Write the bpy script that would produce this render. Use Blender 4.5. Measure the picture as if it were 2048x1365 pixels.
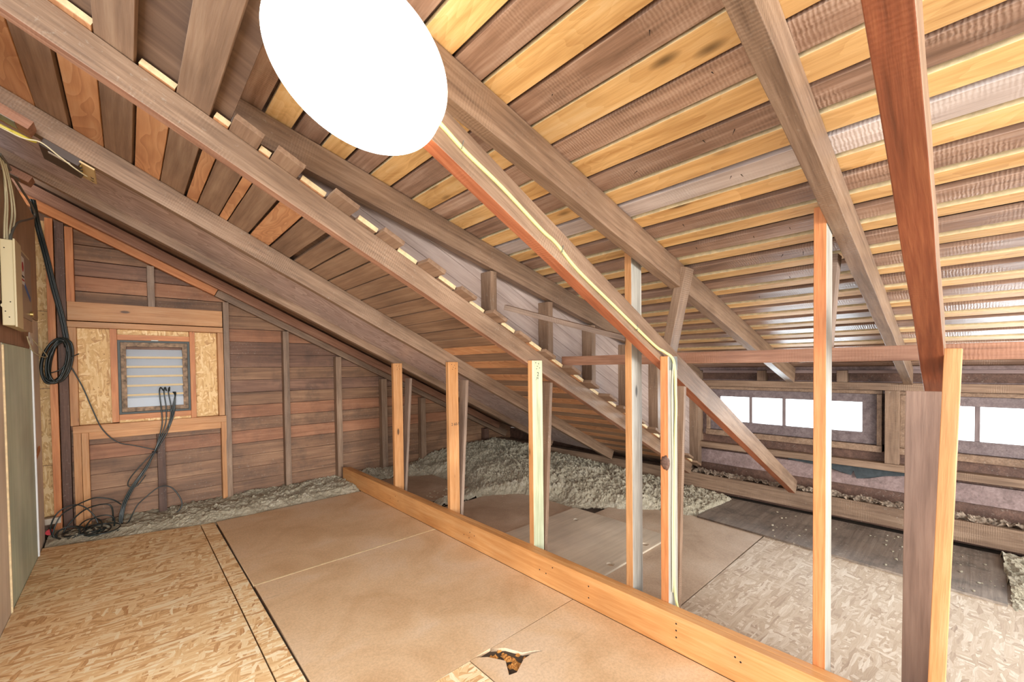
import bpy, bmesh, math, random
from mathutils import Vector, Matrix, noise

random.seed(7)
for o in list(bpy.data.objects):
    bpy.data.objects.remove(o, do_unlink=True)
SC = bpy.context.scene
COL = SC.collection

# ------------------------------------------------------------------ camera
cam_d = bpy.data.cameras.new('camera')
cam = bpy.data.objects.new('camera', cam_d)
COL.objects.link(cam)
cr = Vector((0.7376649, -0.6750638, -0.0118034))      # right
cd = Vector((-0.0226405, -0.0072602, -0.9997173))     # down
cf = Vector((0.6747873, 0.7377236, -0.0206394))       # forward
cam.matrix_world = Matrix(((cr.x, -cd.x, -cf.x, 0.0), (cr.y, -cd.y, -cf.y, 0.0), (cr.z, -cd.z, -cf.z, 1.25), (0, 0, 0, 1)))
cam_d.sensor_width = 36.0
cam_d.lens = 842.47 / 2048 * 36.0
cam_d.shift_y = (751.15 - 682.5) / 2048
cam_d.clip_start = 0.02
SC.camera = cam

# ------------------------------------------------------------------ daylight + exposure
w = bpy.data.worlds.new('daylight'); SC.world = w; w.use_nodes = True
bg = w.node_tree.nodes['Background']
bg.inputs[0].default_value = (0.90, 0.95, 1.0, 1)
bg.inputs[1].default_value = 3.6
SC.view_settings.view_transform = 'Standard'
SC.view_settings.look = 'None'
SC.view_settings.exposure = 0.0
SC.view_settings.gamma = 1.0
SC.view_settings.use_curve_mapping = False
LAMP_COL = (1.0, 0.90, 0.74)
LAMP_POW = 17.0
# unseen fill lamp added behind the camera to brighten the far gable end
ld = bpy.data.lights.new('attic_fill', 'AREA'); ld.shape = 'RECTANGLE'; ld.size = 3.2; ld.size_y = 2.0; ld.energy = 700; ld.color = (1.0, 0.985, 0.95)
lo_ = bpy.data.objects.new('attic_fill', ld); COL.objects.link(lo_)
lo_.location = (-0.6, -6.0, 1.35)
lo_.rotation_euler = (Vector((0.6, 4.2, 1.2)) - Vector((-0.6, -6.0, 1.35))).to_track_quat('-Z', 'Y').to_euler()

# sky light arriving at the two strip windows from outside
for yc_, wy_ in ((1.15, 1.3), (-0.3, 1.3)):
    ld = bpy.data.lights.new('window_daylight', 'AREA'); ld.shape = 'RECTANGLE'; ld.size = wy_; ld.size_y = 0.7; ld.energy = 75; ld.color = (0.80, 0.90, 1.0)
    lo_ = bpy.data.objects.new('window_daylight', ld); COL.objects.link(lo_)
    lo_.location = (4.95, yc_, 0.70)
    lo_.rotation_euler = (Vector((3.0, yc_, 0.95)) - lo_.location).to_track_quat('-Z', 'Z').to_euler()


# ------------------------------------------------------------------ materials
def lin(c):
    return tuple(((v / 255) / 12.92 if v / 255 <= 0.04045 else ((v / 255 + 0.055) / 1.055) ** 2.4) for v in c) + (1.0,)


class NT:
    def __init__(s, name):
        s.m = bpy.data.materials.new(name); s.m.use_nodes = True
        s.t = s.m.node_tree; s.b = s.t.nodes['Principled BSDF']

    def n(s, typ, **kw):
        x = s.t.nodes.new(typ)
        for k, v in kw.items(): setattr(x, k, v)
        return x

    def l(s, a, b): s.t.links.new(a, b)

    def obj_coords(s, scale=(1, 1, 1), rot=(0, 0, 0), rand=True, loc=(0, 0, 0)):
        tc = s.n('ShaderNodeTexCoord'); mp = s.n('ShaderNodeMapping')
        mp.inputs['Scale'].default_value = scale; mp.inputs['Rotation'].default_value = rot
        mp.inputs['Location'].default_value = loc
        if rand:
            oi = s.n('ShaderNodeObjectInfo'); mu = s.n('ShaderNodeVectorMath', operation='SCALE')
            cx = s.n('ShaderNodeCombineXYZ')
            s.l(oi.outputs['Random'], cx.inputs[0]); s.l(oi.outputs['Random'], cx.inputs[1]); s.l(oi.outputs['Random'], cx.inputs[2])
            s.l(cx.outputs[0], mu.inputs[0]); mu.inputs['Scale'].default_value = 37.0
            ad = s.n('ShaderNodeVectorMath', operation='ADD')
            s.l(tc.outputs['Object'], ad.inputs[0]); s.l(mu.outputs[0], ad.inputs[1]); s.l(ad.outputs[0], mp.inputs[0])
        else:
            s.l(tc.outputs['Object'], mp.inputs[0])
        return mp.outputs[0]

    def noise(s, vec, scale, detail=4, rough=0.55, dist=0.0):
        x = s.n('ShaderNodeTexNoise'); x.inputs['Scale'].default_value = scale
        x.inputs['Detail'].default_value = detail; x.inputs['Roughness'].default_value = rough
        x.inputs['Distortion'].default_value = dist
        s.l(vec, x.inputs['Vector']); return x.outputs['Fac']

    def ramp(s, fac, stops, interp='LINEAR'):
        x = s.n('ShaderNodeValToRGB'); cr_ = x.color_ramp; cr_.interpolation = interp
        while len(cr_.elements) < len(stops): cr_.elements.new(0.5)
        for e, (p, c) in zip(cr_.elements, stops): e.position = p; e.color = c
        s.l(fac, x.inputs[0]); return x.outputs[0]

    def mix(s, fac, a, b, blend='MIX'):
        x = s.n('ShaderNodeMix', data_type='RGBA', blend_type=blend)
        for k, v in ((0, fac), (6, a), (7, b)):
            if hasattr(v, 'links') or hasattr(v, 'is_linked'): s.l(v, x.inputs[k])
            else: x.inputs[k].default_value = v
        return x.outputs[2]

    def math(s, op, a, b=None, clamp=False):
        x = s.n('ShaderNodeMath', operation=op); x.use_clamp = clamp
        for k, v in ((0, a), (1, b)):
            if v is None: continue
            if hasattr(v, 'is_linked'): s.l(v, x.inputs[k])
            else: x.inputs[k].default_value = v
        return x.outputs[0]

    def bump(s, h, strength=0.3, dist=0.004):
        x = s.n('ShaderNodeBump'); x.inputs['Strength'].default_value = strength; x.inputs['Distance'].default_value = dist
        s.l(h, x.inputs['Height']); s.l(x.outputs[0], s.b.inputs['Normal'])


def wood(name, c_dark, c_mid, c_light, rough=0.6, knots=0.0, saw=0.0, var=0.25, grain=26.0, wavy=0.25, dirt=0.0, dirtcol=(60, 52, 46), cath=0.0, spec=0.4, dust=0.0):
    q = NT(name)
    v = q.obj_coords((1.1, 1, 1))
    st = q.n('ShaderNodeMapping'); st.inputs['Scale'].default_value = (0.055, 1, 1); q.l(v, st.inputs[0])
    g1 = q.noise(st.outputs[0], grain, 5, 0.62, wavy)
    g2 = q.noise(st.outputs[0], grain * 4.2, 3, 0.6, 0.1)
    low = q.noise(v, 2.3, 3, 0.5)
    f = q.math('ADD', q.math('MULTIPLY', g1, 0.62), q.math('MULTIPLY', g2, 0.38))
    if cath > 0:                                   # cathedral plywood figure
        st2 = q.n('ShaderNodeMapping'); st2.inputs['Scale'].default_value = (0.32, 1, 1); q.l(v, st2.inputs[0])
        n0 = q.noise(st2.outputs[0], 5.5, 2, 0.5, 0.6)
        rings = q.math('FRACT', q.math('MULTIPLY', n0, 13.0))
        rings = q.math('SMOOTH_MIN', rings, 0.75) if False else rings
        f = q.math('ADD', q.math('MULTIPLY', f, 1 - cath * 0.45), q.math('MULTIPLY', rings, cath * 0.30))
    col = q.ramp(f, [(0.30, lin(c_dark)), (0.50, lin(c_mid)), (0.70, lin(c_light))])
    # broad stains along the board and a tone of its own for each board
    tone = q.ramp(low, [(0.3, (0.74, 0.72, 0.70, 1)), (0.65, (1.12, 1.10, 1.06, 1))])
    col = q.mix(0.75, col, tone, 'MULTIPLY')
    oi = q.n('ShaderNodeObjectInfo')
    t2 = q.ramp(oi.outputs['Random'], [(0.0, (1 - var, 1 - var, 1 - var * 0.9, 1)), (1.0, (1 + var * 0.7, 1 + var * 0.6, 1 + var * 0.5, 1))])
    col = q.mix(1.0, col, t2, 'MULTIPLY')
    h = g2
    if knots > 0:
        kv = q.n('ShaderNodeMapping'); kv.inputs['Scale'].default_value = (2.4, 7.5, 7.5); q.l(v, kv.inputs[0])
        vo = q.n('ShaderNodeTexVoronoi'); vo.inputs['Scale'].default_value = 1.0; q.l(kv.outputs[0], vo.inputs['Vector'])
        km = q.ramp(vo.outputs['Distance'], [(0.06, (1, 1, 1, 1)), (0.12 * knots + 0.03, (0, 0, 0, 1))])
        kr = q.ramp(vo.outputs['Distance'], [(0.08, (0, 0, 0, 1)), (0.34, (1, 1, 1, 1))])
        col = q.mix(q.math('MULTIPLY', q.math('SUBTRACT', 1.0, kr), 0.35), col, lin(c_dark))
        col = q.mix(q.math('MULTIPLY', km, 0.85), col, lin(tuple(int(x * 0.42) for x in c_dark)))
    if saw > 0:
        wv = q.n('ShaderNodeTexWave'); wv.wave_type = 'BANDS'; wv.bands_direction = 'X'
        wv.inputs['Scale'].default_value = 28; wv.inputs['Distortion'].default_value = 3.5; wv.inputs['Detail'].default_value = 3
        wv.inputs['Detail Scale'].default_value = 2.0
        q.l(v, wv.inputs['Vector'])
        msk = q.ramp(q.noise(v, 4.0, 2), [(0.45, (0, 0, 0, 1)), (0.62, (1, 1, 1, 1))])
        sw = q.math('MULTIPLY', wv.outputs['Fac'], msk)
        col = q.mix(q.math('MULTIPLY', sw, saw * 0.30), col, lin(tuple(min(255, int(x * 1.35)) for x in c_light)))
        h = q.math('ADD', q.math('MULTIPLY', g2, 0.6), q.math('MULTIPLY', sw, saw))
    if dirt > 0:
        dm = q.ramp(q.noise(v, 5.0, 6, 0.7), [(0.50, (0, 0, 0, 1)), (0.66, (1, 1, 1, 1))])
        col = q.mix(q.math('MULTIPLY', dm, dirt), col, lin(dirtcol))
    if dust > 0:
        dn = q.ramp(q.noise(v, 60.0, 3, 0.7), [(0.60, (0, 0, 0, 1)), (0.68, (1, 1, 1, 1))])
        dl = q.ramp(q.noise(v, 3.0, 2, 0.5), [(0.42, (0, 0, 0, 1)), (0.6, (1, 1, 1, 1))])
        col = q.mix(q.math('MULTIPLY', q.math('MULTIPLY', dn, dl), dust), col, lin((176, 170, 156)))
    q.l(col, q.b.inputs['Base Color'])
    q.b.inputs['Roughness'].default_value = rough
    q.b.inputs['Specular IOR Level'].default_value = spec
    q.bump(h, 0.55, 0.003)
    return q.m


def flakes(name, cols, scale=1.0, rough=0.6, pale=0.0):
    """oriented strand board: stretched flakes in three directions"""
    q = NT(name)
    outs = []
    for i, (ang, sx, sy) in enumerate(((0.10, 11, 74), (0.62, 14, 66), (-0.48, 16, 84), (1.35, 18, 70), (-0.05, 12, 90))):
        v = q.obj_coords((1, 1, 1), (0, 0, 0), False, (i * 3.1, i * 1.7, 0))
        dn = q.n('ShaderNodeTexNoise'); dn.inputs['Scale'].default_value = 14; q.l(v, dn.inputs['Vector'])
        mx = q.n('ShaderNodeVectorMath', operation='MULTIPLY_ADD')
        q.l(dn.outputs['Color'], mx.inputs[0]); mx.inputs[1].default_value = (0.022, 0.022, 0.0); q.l(v, mx.inputs[2])
        mp = q.n('ShaderNodeMapping', vector_type='TEXTURE'); mp.inputs['Rotation'].default_value = (0, 0, ang); q.l(mx.outputs[0], mp.inputs[0])
        sc = q.n('ShaderNodeMapping'); sc.inputs['Scale'].default_value = (sx * scale, sy * scale, 1.0); q.l(mp.outputs[0], sc.inputs[0])
        vo = q.n('ShaderNodeTexVoronoi'); vo.voronoi_dimensions = '2D'; vo.inputs['Scale'].default_value = 1.0
        vo.inputs['Randomness'].default_value = 1.0
        q.l(sc.outputs[0], vo.inputs['Vector'])
        sp = q.n('ShaderNodeSeparateColor'); q.l(vo.outputs['Color'], sp.inputs[0])
        fib = q.n('ShaderNodeMapping'); fib.inputs['Scale'].default_value = (8, 190, 1); q.l(mp.outputs[0], fib.inputs[0])
        fn = q.noise(fib.outputs[0], 1.0, 2, 0.6)
        tonal = q.math('ADD', q.math('MULTIPLY', sp.outputs[0], 0.62), q.math('MULTIPLY', fn, 0.62))
        c = q.ramp(tonal, [(0.12, lin(cols[0])), (0.28, lin(cols[1])), (0.5, lin(cols[2])), (0.72, lin(cols[3])), (0.98, lin(cols[4]))])
        outs.append((c, sp.outputs[1], vo.outputs['Distance'], tonal))
    col, _, hh, _t = outs[0]
    for k in range(1, 5):
        m = q.ramp(outs[k][1], [(0.60, (0, 0, 0, 1)), (0.62, (1, 1, 1, 1))])
        col = q.mix(m, col, outs[k][0])
    q.l(col, q.b.inputs['Base Color'])
    q.b.inputs['Roughness'].default_value = rough
    q.bump(outs[0][3], 0.35, 0.002)
    return q.m


def particle(name, c1, c2, c3, stains=(), rough=0.55):
    q = NT(name)
    v = q.obj_coords((1, 1, 1), rand=False)
    a = q.noise(v, 2.2, 4, 0.6, 0.6); b = q.noise(v, 90, 3, 0.7); c = q.noise(v, 420, 2, 0.6)
    col = q.ramp(a, [(0.32, lin(c1)), (0.5, lin(c2)), (0.68, lin(c3))])
    col = q.mix(0.28, col, q.ramp(b, [(0.35, (0.60, 0.56, 0.52, 1)), (0.6, (1.15, 1.15, 1.15, 1))]), 'MULTIPLY')
    col = q.mix(0.30, col, q.ramp(c, [(0.4, (0.62, 0.6, 0.56, 1)), (0.6, (1.1, 1.1, 1.1, 1))]), 'MULTIPLY')
    # faint scuffs
    sm = q.n('ShaderNodeMapping'); sm.inputs['Scale'].default_value = (1.2, 16, 1); sm.inputs['Rotation'].default_value = (0, 0, 0.9); q.l(v, sm.inputs[0])
    sc = q.ramp(q.noise(sm.outputs[0], 1.5, 5, 0.75), [(0.62, (0, 0, 0, 1)), (0.72, (1, 1, 1, 1))])
    col = q.mix(q.math('MULTIPLY', sc, 0.25), col, lin((120, 92, 66)))
    for (x, y, r) in stains:
        dv = q.n('ShaderNodeVectorMath', operation='DISTANCE'); 
        wob = q.n('ShaderNodeTexNoise'); wob.inputs['Scale'].default_value = 18; q.l(v, wob.inputs['Vector'])
        wa = q.n('ShaderNodeVectorMath', operation='MULTIPLY_ADD'); q.l(wob.outputs['Color'], wa.inputs[0]); wa.inputs[1].default_value = (0.05, 0.05, 0); q.l(v, wa.inputs[2])
        q.l(wa.outputs[0], dv.inputs[0]); dv.inputs[1].default_value = (x + 0.025, y + 0.025, 0)
        msk = q.ramp(q.math('DIVIDE', dv.outputs['Value'], r), [(0.0, (0.4, 0.4, 0.4, 1)), (0.8, (0.5, 0.5, 0.5, 1)), (0.93, (1, 1, 1, 1)), (1.0, (0, 0, 0, 1))])
        col = q.mix(q.math('MULTIPLY', msk, 0.5), col, lin((118, 92, 66)))
    q.l(col, q.b.inputs['Base Color']); q.b.inputs['Roughness'].default_value = rough
    q.bump(b, 0.12, 0.002)
    return q.m


def plain(name, c, rough=0.5, metal=0.0, nscale=0, amp=0.2, spec=0.5):
    q = NT(name)
    if nscale:
        v = q.obj_coords((1, 1, 1), rand=False)
        a = q.noise(v, nscale, 5, 0.65)
        d = tuple(int(x * (1 - amp)) for x in c); l_ = tuple(min(255, int(x * (1 + amp * 0.6))) for x in c)
        q.l(q.ramp(a, [(0.3, lin(d)), (0.7, lin(l_))]), q.b.inputs['Base Color'])
        q.bump(a, 0.15, 0.002)
    else:
        q.b.inputs['Base Color'].default_value = lin(c)
    q.b.inputs['Roughness'].default_value = rough; q.b.inputs['Metallic'].default_value = metal
    q.b.inputs['Specular IOR Level'].default_value = spec
    return q.m


M = {}
M['old'] = wood('old_brown_wood', (98, 76, 60), (136, 110, 89), (166, 140, 117), rough=0.5, saw=0.35, var=0.10, dust=0.25, wavy=0.5)
M['redold'] = wood('old_red_wood', (114, 78, 60), (156, 112, 88), (184, 142, 116), rough=0.5, saw=0.2, var=0.08, wavy=0.5)
M['rust'] = wood('rust_red_wood', (124, 68, 44), (166, 98, 66), (192, 126, 90), rough=0.5, saw=0.2, var=0.04, wavy=0.5)  # rafter wood with warm floor bounce painted into its colour
M['rustdark'] = wood('deep_rust_wood', (84, 44, 28), (122, 66, 42), (152, 94, 62), rough=0.5, saw=0.15, var=0.03, wavy=0.6)  # deeper tone, floor bounce painted in for the nearest rafter's underside
M['dark'] = wood('dark_stained_wood', (66, 46, 38), (96, 70, 58), (124, 94, 78), rough=0.6, saw=0.3, var=0.14, dust=0.35)
M['siding'] = wood('siding_wood', (98, 72, 54), (138, 102, 76), (172, 134, 102), rough=0.6, var=0.12, grain=14, wavy=0.8, dirt=0.35, dust=0.3)
M['rsiding'] = wood('grey_siding_wood', (108, 90, 86), (144, 122, 118), (172, 150, 146), rough=0.55, var=0.12, grain=18, dust=0.2)
M['board'] = wood('roof_board_wood', (106, 80, 64), (156, 124, 104), (194, 168, 150), rough=0.36, saw=0.45, var=0.14, grain=20, wavy=0.5, dirt=0.2, dirtcol=(78, 60, 52), spec=0.6)
M['oboard'] = wood('old_roof_board_wood', (118, 92, 72), (150, 120, 96), (176, 147, 120), rough=0.6, var=0.10, grain=16, wavy=0.5)
M['yply'] = wood('yellow_plywood', (184, 136, 78), (226, 184, 124), (242, 212, 162), rough=0.5, knots=1.0, var=0.08, grain=14, wavy=0.6, cath=0.22)
M['oply'] = wood('orange_plywood', (186, 128, 86), (214, 158, 112), (228, 182, 138), rough=0.55, var=0.06, grain=10, wavy=0.9, cath=0.6)
M['mply'] = wood('mauve_plywood', (182, 158, 152), (218, 200, 198), (240, 228, 226), rough=0.35, var=0.05, grain=10, wavy=0.9, cath=1.0)
M['new'] = wood('new_fir', (172, 114, 64), (198, 142, 90), (214, 166, 118), rough=0.5, knots=0.55, var=0.10, grain=24, dirt=0.0)
M['orange'] = wood('orange_fir', (176, 102, 54), (206, 132, 78), (224, 160, 104), rough=0.5, knots=0.5, var=0.08, grain=26)
M['sill'] = wood('sill_fir', (184, 120, 64), (206, 148, 90), (220, 170, 116), rough=0.5, knots=0.8, var=0.04, grain=16, wavy=0.6)
M['grey'] = wood('grey_knee_wood', (104, 84, 72), (140, 118, 102), (168, 146, 128), rough=0.6, var=0.12, saw=0.3)
M['green'] = wood('green_painted_board', (176, 196, 176), (198, 214, 194), (214, 226, 210), rough=0.5, var=0.05, grain=8)
M['pale'] = wood('pale_board', (206, 192, 172), (226, 212, 192), (236, 226, 210), rough=0.55, var=0.05, grain=8)
M['card'] = wood('brown_wall_board', (164, 138, 112), (188, 160, 132), (204, 178, 152), rough=0.6, var=0.03, grain=8)
M['dply'] = wood('dark_plywood', (98, 86, 76), (126, 112, 100), (152, 138, 124), rough=0.55, var=0.02, grain=16, wavy=0.4, dust=0.8, dirt=0.5, dirtcol=(40, 36, 34))
M['pply'] = wood('pale_plywood', (190, 174, 152), (210, 194, 172), (224, 210, 190), rough=0.5, var=0.02, grain=10, wavy=0.5)
OSBC = [(142, 94, 58), (196, 146, 96), (228, 186, 132), (242, 210, 160), (252, 236, 200)]
M['osb'] = flakes('strand_board', OSBC, 0.78)
M['osbg'] = flakes('grey_strand_board', [(132, 108, 92), (172, 148, 124), (190, 168, 142), (200, 180, 156), (222, 208, 188)], 0.85)
M['osbw'] = flakes('wall_strand_board', [(128, 88, 48), (190, 142, 86), (218, 174, 112), (230, 192, 132), (246, 216, 164)], 1.0)
M['part'] = particle('particle_board', (206, 168, 126), (222, 188, 148), (228, 200, 168),
                     stains=((1.027, 1.579, .035), (.949, 1.566, .03), (.919, 1.488, .022), (1.12, 1.528, .025), (1.528, 1.329, .055), (1.571, 1.235, .055), (1.669, 1.364, .03), (1.397, 1.486, .025), (1.222, 2.165, .016), (1.538, 1.407, .02)))
M['partb'] = particle('dusty_particle_board', (172, 146, 120), (194, 168, 142), (206, 184, 160))
M['deck'] = wood('roof_deck_wood', (92, 70, 58), (120, 94, 76), (146, 118, 98), rough=0.7, var=0.02, grain=10)
M['sub'] = plain('subfloor', (70, 56, 44), 0.9, 0, 8, 0.3)
M['cream'] = plain('cut_edge_wood', (232, 208, 162), 0.6, 0, 30, 0.12)
M['black'] = plain('black_cable_rubber', (38, 44, 42), 0.35)
M['ycab'] = plain('yellow_cable_sheath', (212, 196, 84), 0.4)
M['ygcab'] = plain('pale_yellow_cable_sheath', (206, 200, 140), 0.4)
M['wcab'] = plain('cream_cable_sheath', (206, 196, 160), 0.45)
M['gcab'] = plain('grey_cable_sheath', (104, 104, 96), 0.45)
M['pcream'] = plain('cream_enamel', (218, 204, 160), 0.4)
M['pgrey'] = plain('grey_enamel', (136, 122, 106), 0.35)
M['white'] = plain('white_paint', (236, 236, 236), 0.5)
M['paper'] = plain('white_paper', (226, 222, 214), 0.7)
M['red'] = plain('red_ink', (176, 36, 40), 0.6)
M['ink'] = plain('dark_ink', (40, 38, 40), 0.7)
M['blue'] = plain('blue_tape', (52, 104, 170), 0.6)
M['bbox'] = plain('brown_black_plastic', (72, 58, 50), 0.45)
M['tan'] = plain('tan_plate', (206, 178, 128), 0.5)
M['galv'] = plain('galvanised_steel', (150, 154, 150), 0.4, 0.7, 20, 0.15)
M['brass'] = plain('brass', (200, 176, 110), 0.3, 0.9)
M['hole'] = plain('nail_hole_dark', (40, 30, 24), 0.9)
M['paper_dark'] = plain('torn_building_paper', (66, 72, 74), 0.9, 0, 20, 0.2)
M['vfr'] = plain('weathered_vent_frame', (142, 116, 92), 0.7, 0, 26, 0.5)
M['vdark'] = plain('dark_vent_flashing', (46, 50, 44), 0.5, 0, 20, 0.3)
M['crumb'] = plain('broken_board_core', (186, 128, 62), 0.9, 0, 120, 0.4)
M['window_wood'] = wood('window_sash_wood', (88, 74, 74), (120, 106, 106), (146, 132, 130), rough=0.5, var=0.08)
M['plug'] = plain('red_plastic', (196, 30, 44), 0.4)
M['fix'] = plain('lamp_rim_white', (232, 234, 232), 0.4)
_b = M['fix'].node_tree.nodes['Principled BSDF']                     # the milky drum glows at its sides too
_b.inputs['Emission Color'].default_value = LAMP_COL + (1,); _b.inputs['Emission Strength'].default_value = 7.0

# insulation: grey-tan fluff
q = NT('blown_insulation')
v = q.obj_coords((1, 1, 1), rand=False)
a = q.noise(v, 9, 6, 0.7, 0.8); b = q.noise(v, 75, 5, 0.75, 1.2)
col = q.ramp(a, [(0.3, lin((184, 172, 148))), (0.5, lin((212, 200, 174))), (0.7, lin((232, 222, 200)))])
col = q.mix(0.7, col, q.ramp(b, [(0.35, (0.62, 0.60, 0.56, 1)), (0.5, (0.95, 0.95, 0.95, 1)), (0.66, (1.3, 1.3, 1.28, 1))]), 'MULTIPLY')
q.l(col, q.b.inputs['Base Color']); q.b.inputs['Roughness'].default_value = 0.95
q.b.inputs['Specular IOR Level'].default_value = 0.1
q.bump(b, 1.0, 0.02)
M['fluff'] = q.m
# glass
q = NT('window_glass')
tr = q.n('ShaderNodeBsdfTransparent'); gl = q.n('ShaderNodeBsdfGlossy'); gl.inputs['Roughness'].default_value = 0.02
fr = q.n('ShaderNodeFresnel'); fr.inputs[0].default_value = 1.45
mx = q.n('ShaderNodeMixShader'); q.l(fr.outputs[0], mx.inputs[0]); q.l(tr.outputs[0], mx.inputs[1]); q.l(gl.outputs[0], mx.inputs[2])
tr.inputs[0].default_value = (0.97, 0.99, 0.98, 1)
q.l(mx.outputs[0], q.t.nodes['Material Output'].inputs[0])
M['glass'] = q.m
q = NT('frosted_louver_glass')
q.b.inputs['Base Color'].default_value = (0.9, 0.93, 0.97, 1); q.b.inputs['Roughness'].default_value = 0.4
tl = q.n('ShaderNodeBsdfTranslucent'); tl.inputs[0].default_value = (0.90, 0.95, 1.0, 1)
mx = q.n('ShaderNodeMixShader'); mx.inputs[0].default_value = 0.62
q.l(q.b.outputs[0], mx.inputs[1]); q.l(tl.outputs[0], mx.inputs[2]); q.l(mx.outputs[0], q.t.nodes['Material Output'].inputs[0])
M['vblade'] = q.m
# lamp diffuser
q = NT('lamp_diffuser')
q.b.inputs['Base Color'].default_value = (0.9, 0.9, 0.9, 1)
q.b.inputs['Emission Color'].default_value = LAMP_COL + (1,)
q.b.inputs['Emission Strength'].default_value = LAMP_POW
M['lamp'] = q.m

# ------------------------------------------------------------------ builders
WM = {}


def link(o, parent=None, mat_world=None):
    COL.objects.link(o)
    mw = mat_world or Matrix.Identity(4)
    if parent is not None:
        o.parent = parent
        o.matrix_basis = WM[parent.name].inverted() @ mw
    else:
        o.matrix_basis = mw
    WM[o.name] = mw
    return o


def tag(o, label, cat, group=None):
    o['label'] = label; o['category'] = cat
    if group: o['group'] = group
    return o


def structure(o, label=None):
    o['kind'] = 'structure'
    if label: o['label'] = label
    return o


def empty(name, loc=(0, 0, 0)):
    o = bpy.data.objects.new(name, None); o.empty_display_size = 0.05
    return link(o, None, Matrix.Translation(Vector(loc)))


def frame(o, x, y):
    x = Vector(x).normalized(); y = Vector(y); y = (y - x * y.dot(x)).normalized(); z = x.cross(y)
    return Matrix(((x.x, y.x, z.x, o[0]), (x.y, y.y, z.y, o[1]), (x.z, y.z, z.z, o[2]), (0, 0, 0, 1)))


def mesh_obj(name, bm, mats, parent=None, mw=None, smooth=False, bevel=0.0):
    me = bpy.data.meshes.new(name)
    bmesh.ops.recalc_face_normals(bm, faces=bm.faces[:])
    bm.to_mesh(me); bm.free()
    for m in (mats if isinstance(mats, (list, tuple)) else [mats]): me.materials.append(m if not isinstance(m, str) else M[m])
    if smooth:
        for p in me.polygons: p.use_smooth = True
    o = bpy.data.objects.new(name, me)
    link(o, parent, mw)
    if bevel:
        b_ = o.modifiers.new('edge', 'BEVEL'); b_.width = bevel; b_.segments = 2; b_.limit_method = 'ANGLE'
    return o


def bm_box(bm, lo, hi, mi=0, seg=1, jit=0.0, wave=0.0, seed=0):
    x0, y0, z0 = lo; x1, y1, z1 = hi
    rings = []
    rnd = random.Random(seed)
    ph = rnd.random() * 6
    for i in range(seg + 1):
        t = i / seg; x = x0 + (x1 - x0) * t
        dy = wave * math.sin(ph + t * 5.0); dz = wave * 0.7 * math.sin(ph * 2 + t * 4.0)
        r = []
        for (y, z) in ((y0, z0), (y1, z0), (y1, z1), (y0, z1)):
            r.append(bm.verts.new((x, y + dy + rnd.uniform(-jit, jit), z + dz + rnd.uniform(-jit, jit))))
        rings.append(r)
    fs = [bm.faces.new(rings[0][::-1]), bm.faces.new(rings[-1])]
    for a_, b_ in zip(rings, rings[1:]):
        for k in range(4):
            fs.append(bm.faces.new((a_[k], a_[(k + 1) % 4], b_[(k + 1) % 4], b_[k])))
    for f in fs: f.material_index = mi
    return fs


CNT = [0]


def lum(name, o, x, y, L, W, H, mat, parent=None, seg=1, jit=0.0, wave=0.0, bevel=0.0015):
    """a length of timber: local x along the grain, local y the width, local z the height"""
    CNT[0] += 1
    bm = bmesh.new(); bm_box(bm, (0, 0, 0), (L, W, H), 0, seg, jit, wave, CNT[0])
    return mesh_obj(name, bm, mat, parent, frame(o, x, y), bevel=bevel)


def box(name, lo, hi, mat, parent=None, grain='x', bevel=0.0012, **k):
    """axis-aligned timber between two corners; grain says which axis the fibres follow"""
    lx, ly, lz = (hi[i] - lo[i] for i in range(3))
    if grain == 'x': return lum(name, lo, (1, 0, 0), (0, 1, 0), lx, ly, lz, mat, parent, bevel=bevel, **k)
    if grain == 'y': return lum(name, (hi[0], lo[1], lo[2]), (0, 1, 0), (-1, 0, 0), ly, lx, lz, mat, parent, bevel=bevel, **k)
    return lum(name, lo, (0, 0, 1), (1, 0, 0), lz, lx, ly, mat, parent, bevel=bevel, **k)


def tube(name, pts, r, mat, parent=None, n=8, sub=6, closed=False):
    P = [Vector(p) for p in pts]
    path = []
    m = len(P)
    for i in range(m - 1):
        p0 = P[max(i - 1, 0)]; p1 = P[i]; p2 = P[i + 1]; p3 = P[min(i + 2, m - 1)]
        for k in range(sub):
            t = k / sub
            path.append(0.5 * ((2 * p1) + (-p0 + p2) * t + (2 * p0 - 5 * p1 + 4 * p2 - p3) * t * t + (-p0 + 3 * p1 - 3 * p2 + p3) * t ** 3))
    path.append(P[-1])
    base = path[0].copy()
    bm = bmesh.new(); up = Vector((0.3, 0.2, 1)).normalized(); rings = []
    for i, p in enumerate(path):
        d = (path[min(i + 1, len(path) - 1)] - path[max(i - 1, 0)])
        d = d.normalized() if d.length > 1e-9 else Vector((0, 0, 1))
        s = up - d * up.dot(d)
        if s.length < 1e-3: s = Vector((1, 0, 0)) - d * d.x
        s.normalize(); up = s; c = d.cross(s)
        rings.append([bm.verts.new(p - base + (s * math.cos(a) + c * math.sin(a)) * r) for a in [2 * math.pi * k / n for k in range(n)]])
    for a_, b_ in zip(rings, rings[1:]):
        for k in range(n): bm.faces.new((a_[k], a_[(k + 1) % n], b_[(k + 1) % n], b_[k]))
    bm.faces.new(rings[0][::-1]); bm.faces.new(rings[-1])
    return mesh_obj(name, bm, mat, parent, Matrix.Translation(base), smooth=True)


def cyl(name, c, axis, r, h, mat, parent=None, n=20):
    bm = bmesh.new(); bmesh.ops.create_cone(bm, cap_ends=True, segments=n, radius1=r, radius2=r, depth=h)
    bmesh.ops.translate(bm, verts=bm.verts, vec=(0, 0, h / 2))
    rot = Vector((0, 0, 1)).rotation_difference(Vector(axis)).to_matrix().to_4x4()
    return mesh_obj(name, bm, mat, parent, Matrix.Translation(Vector(c)) @ rot)


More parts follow.
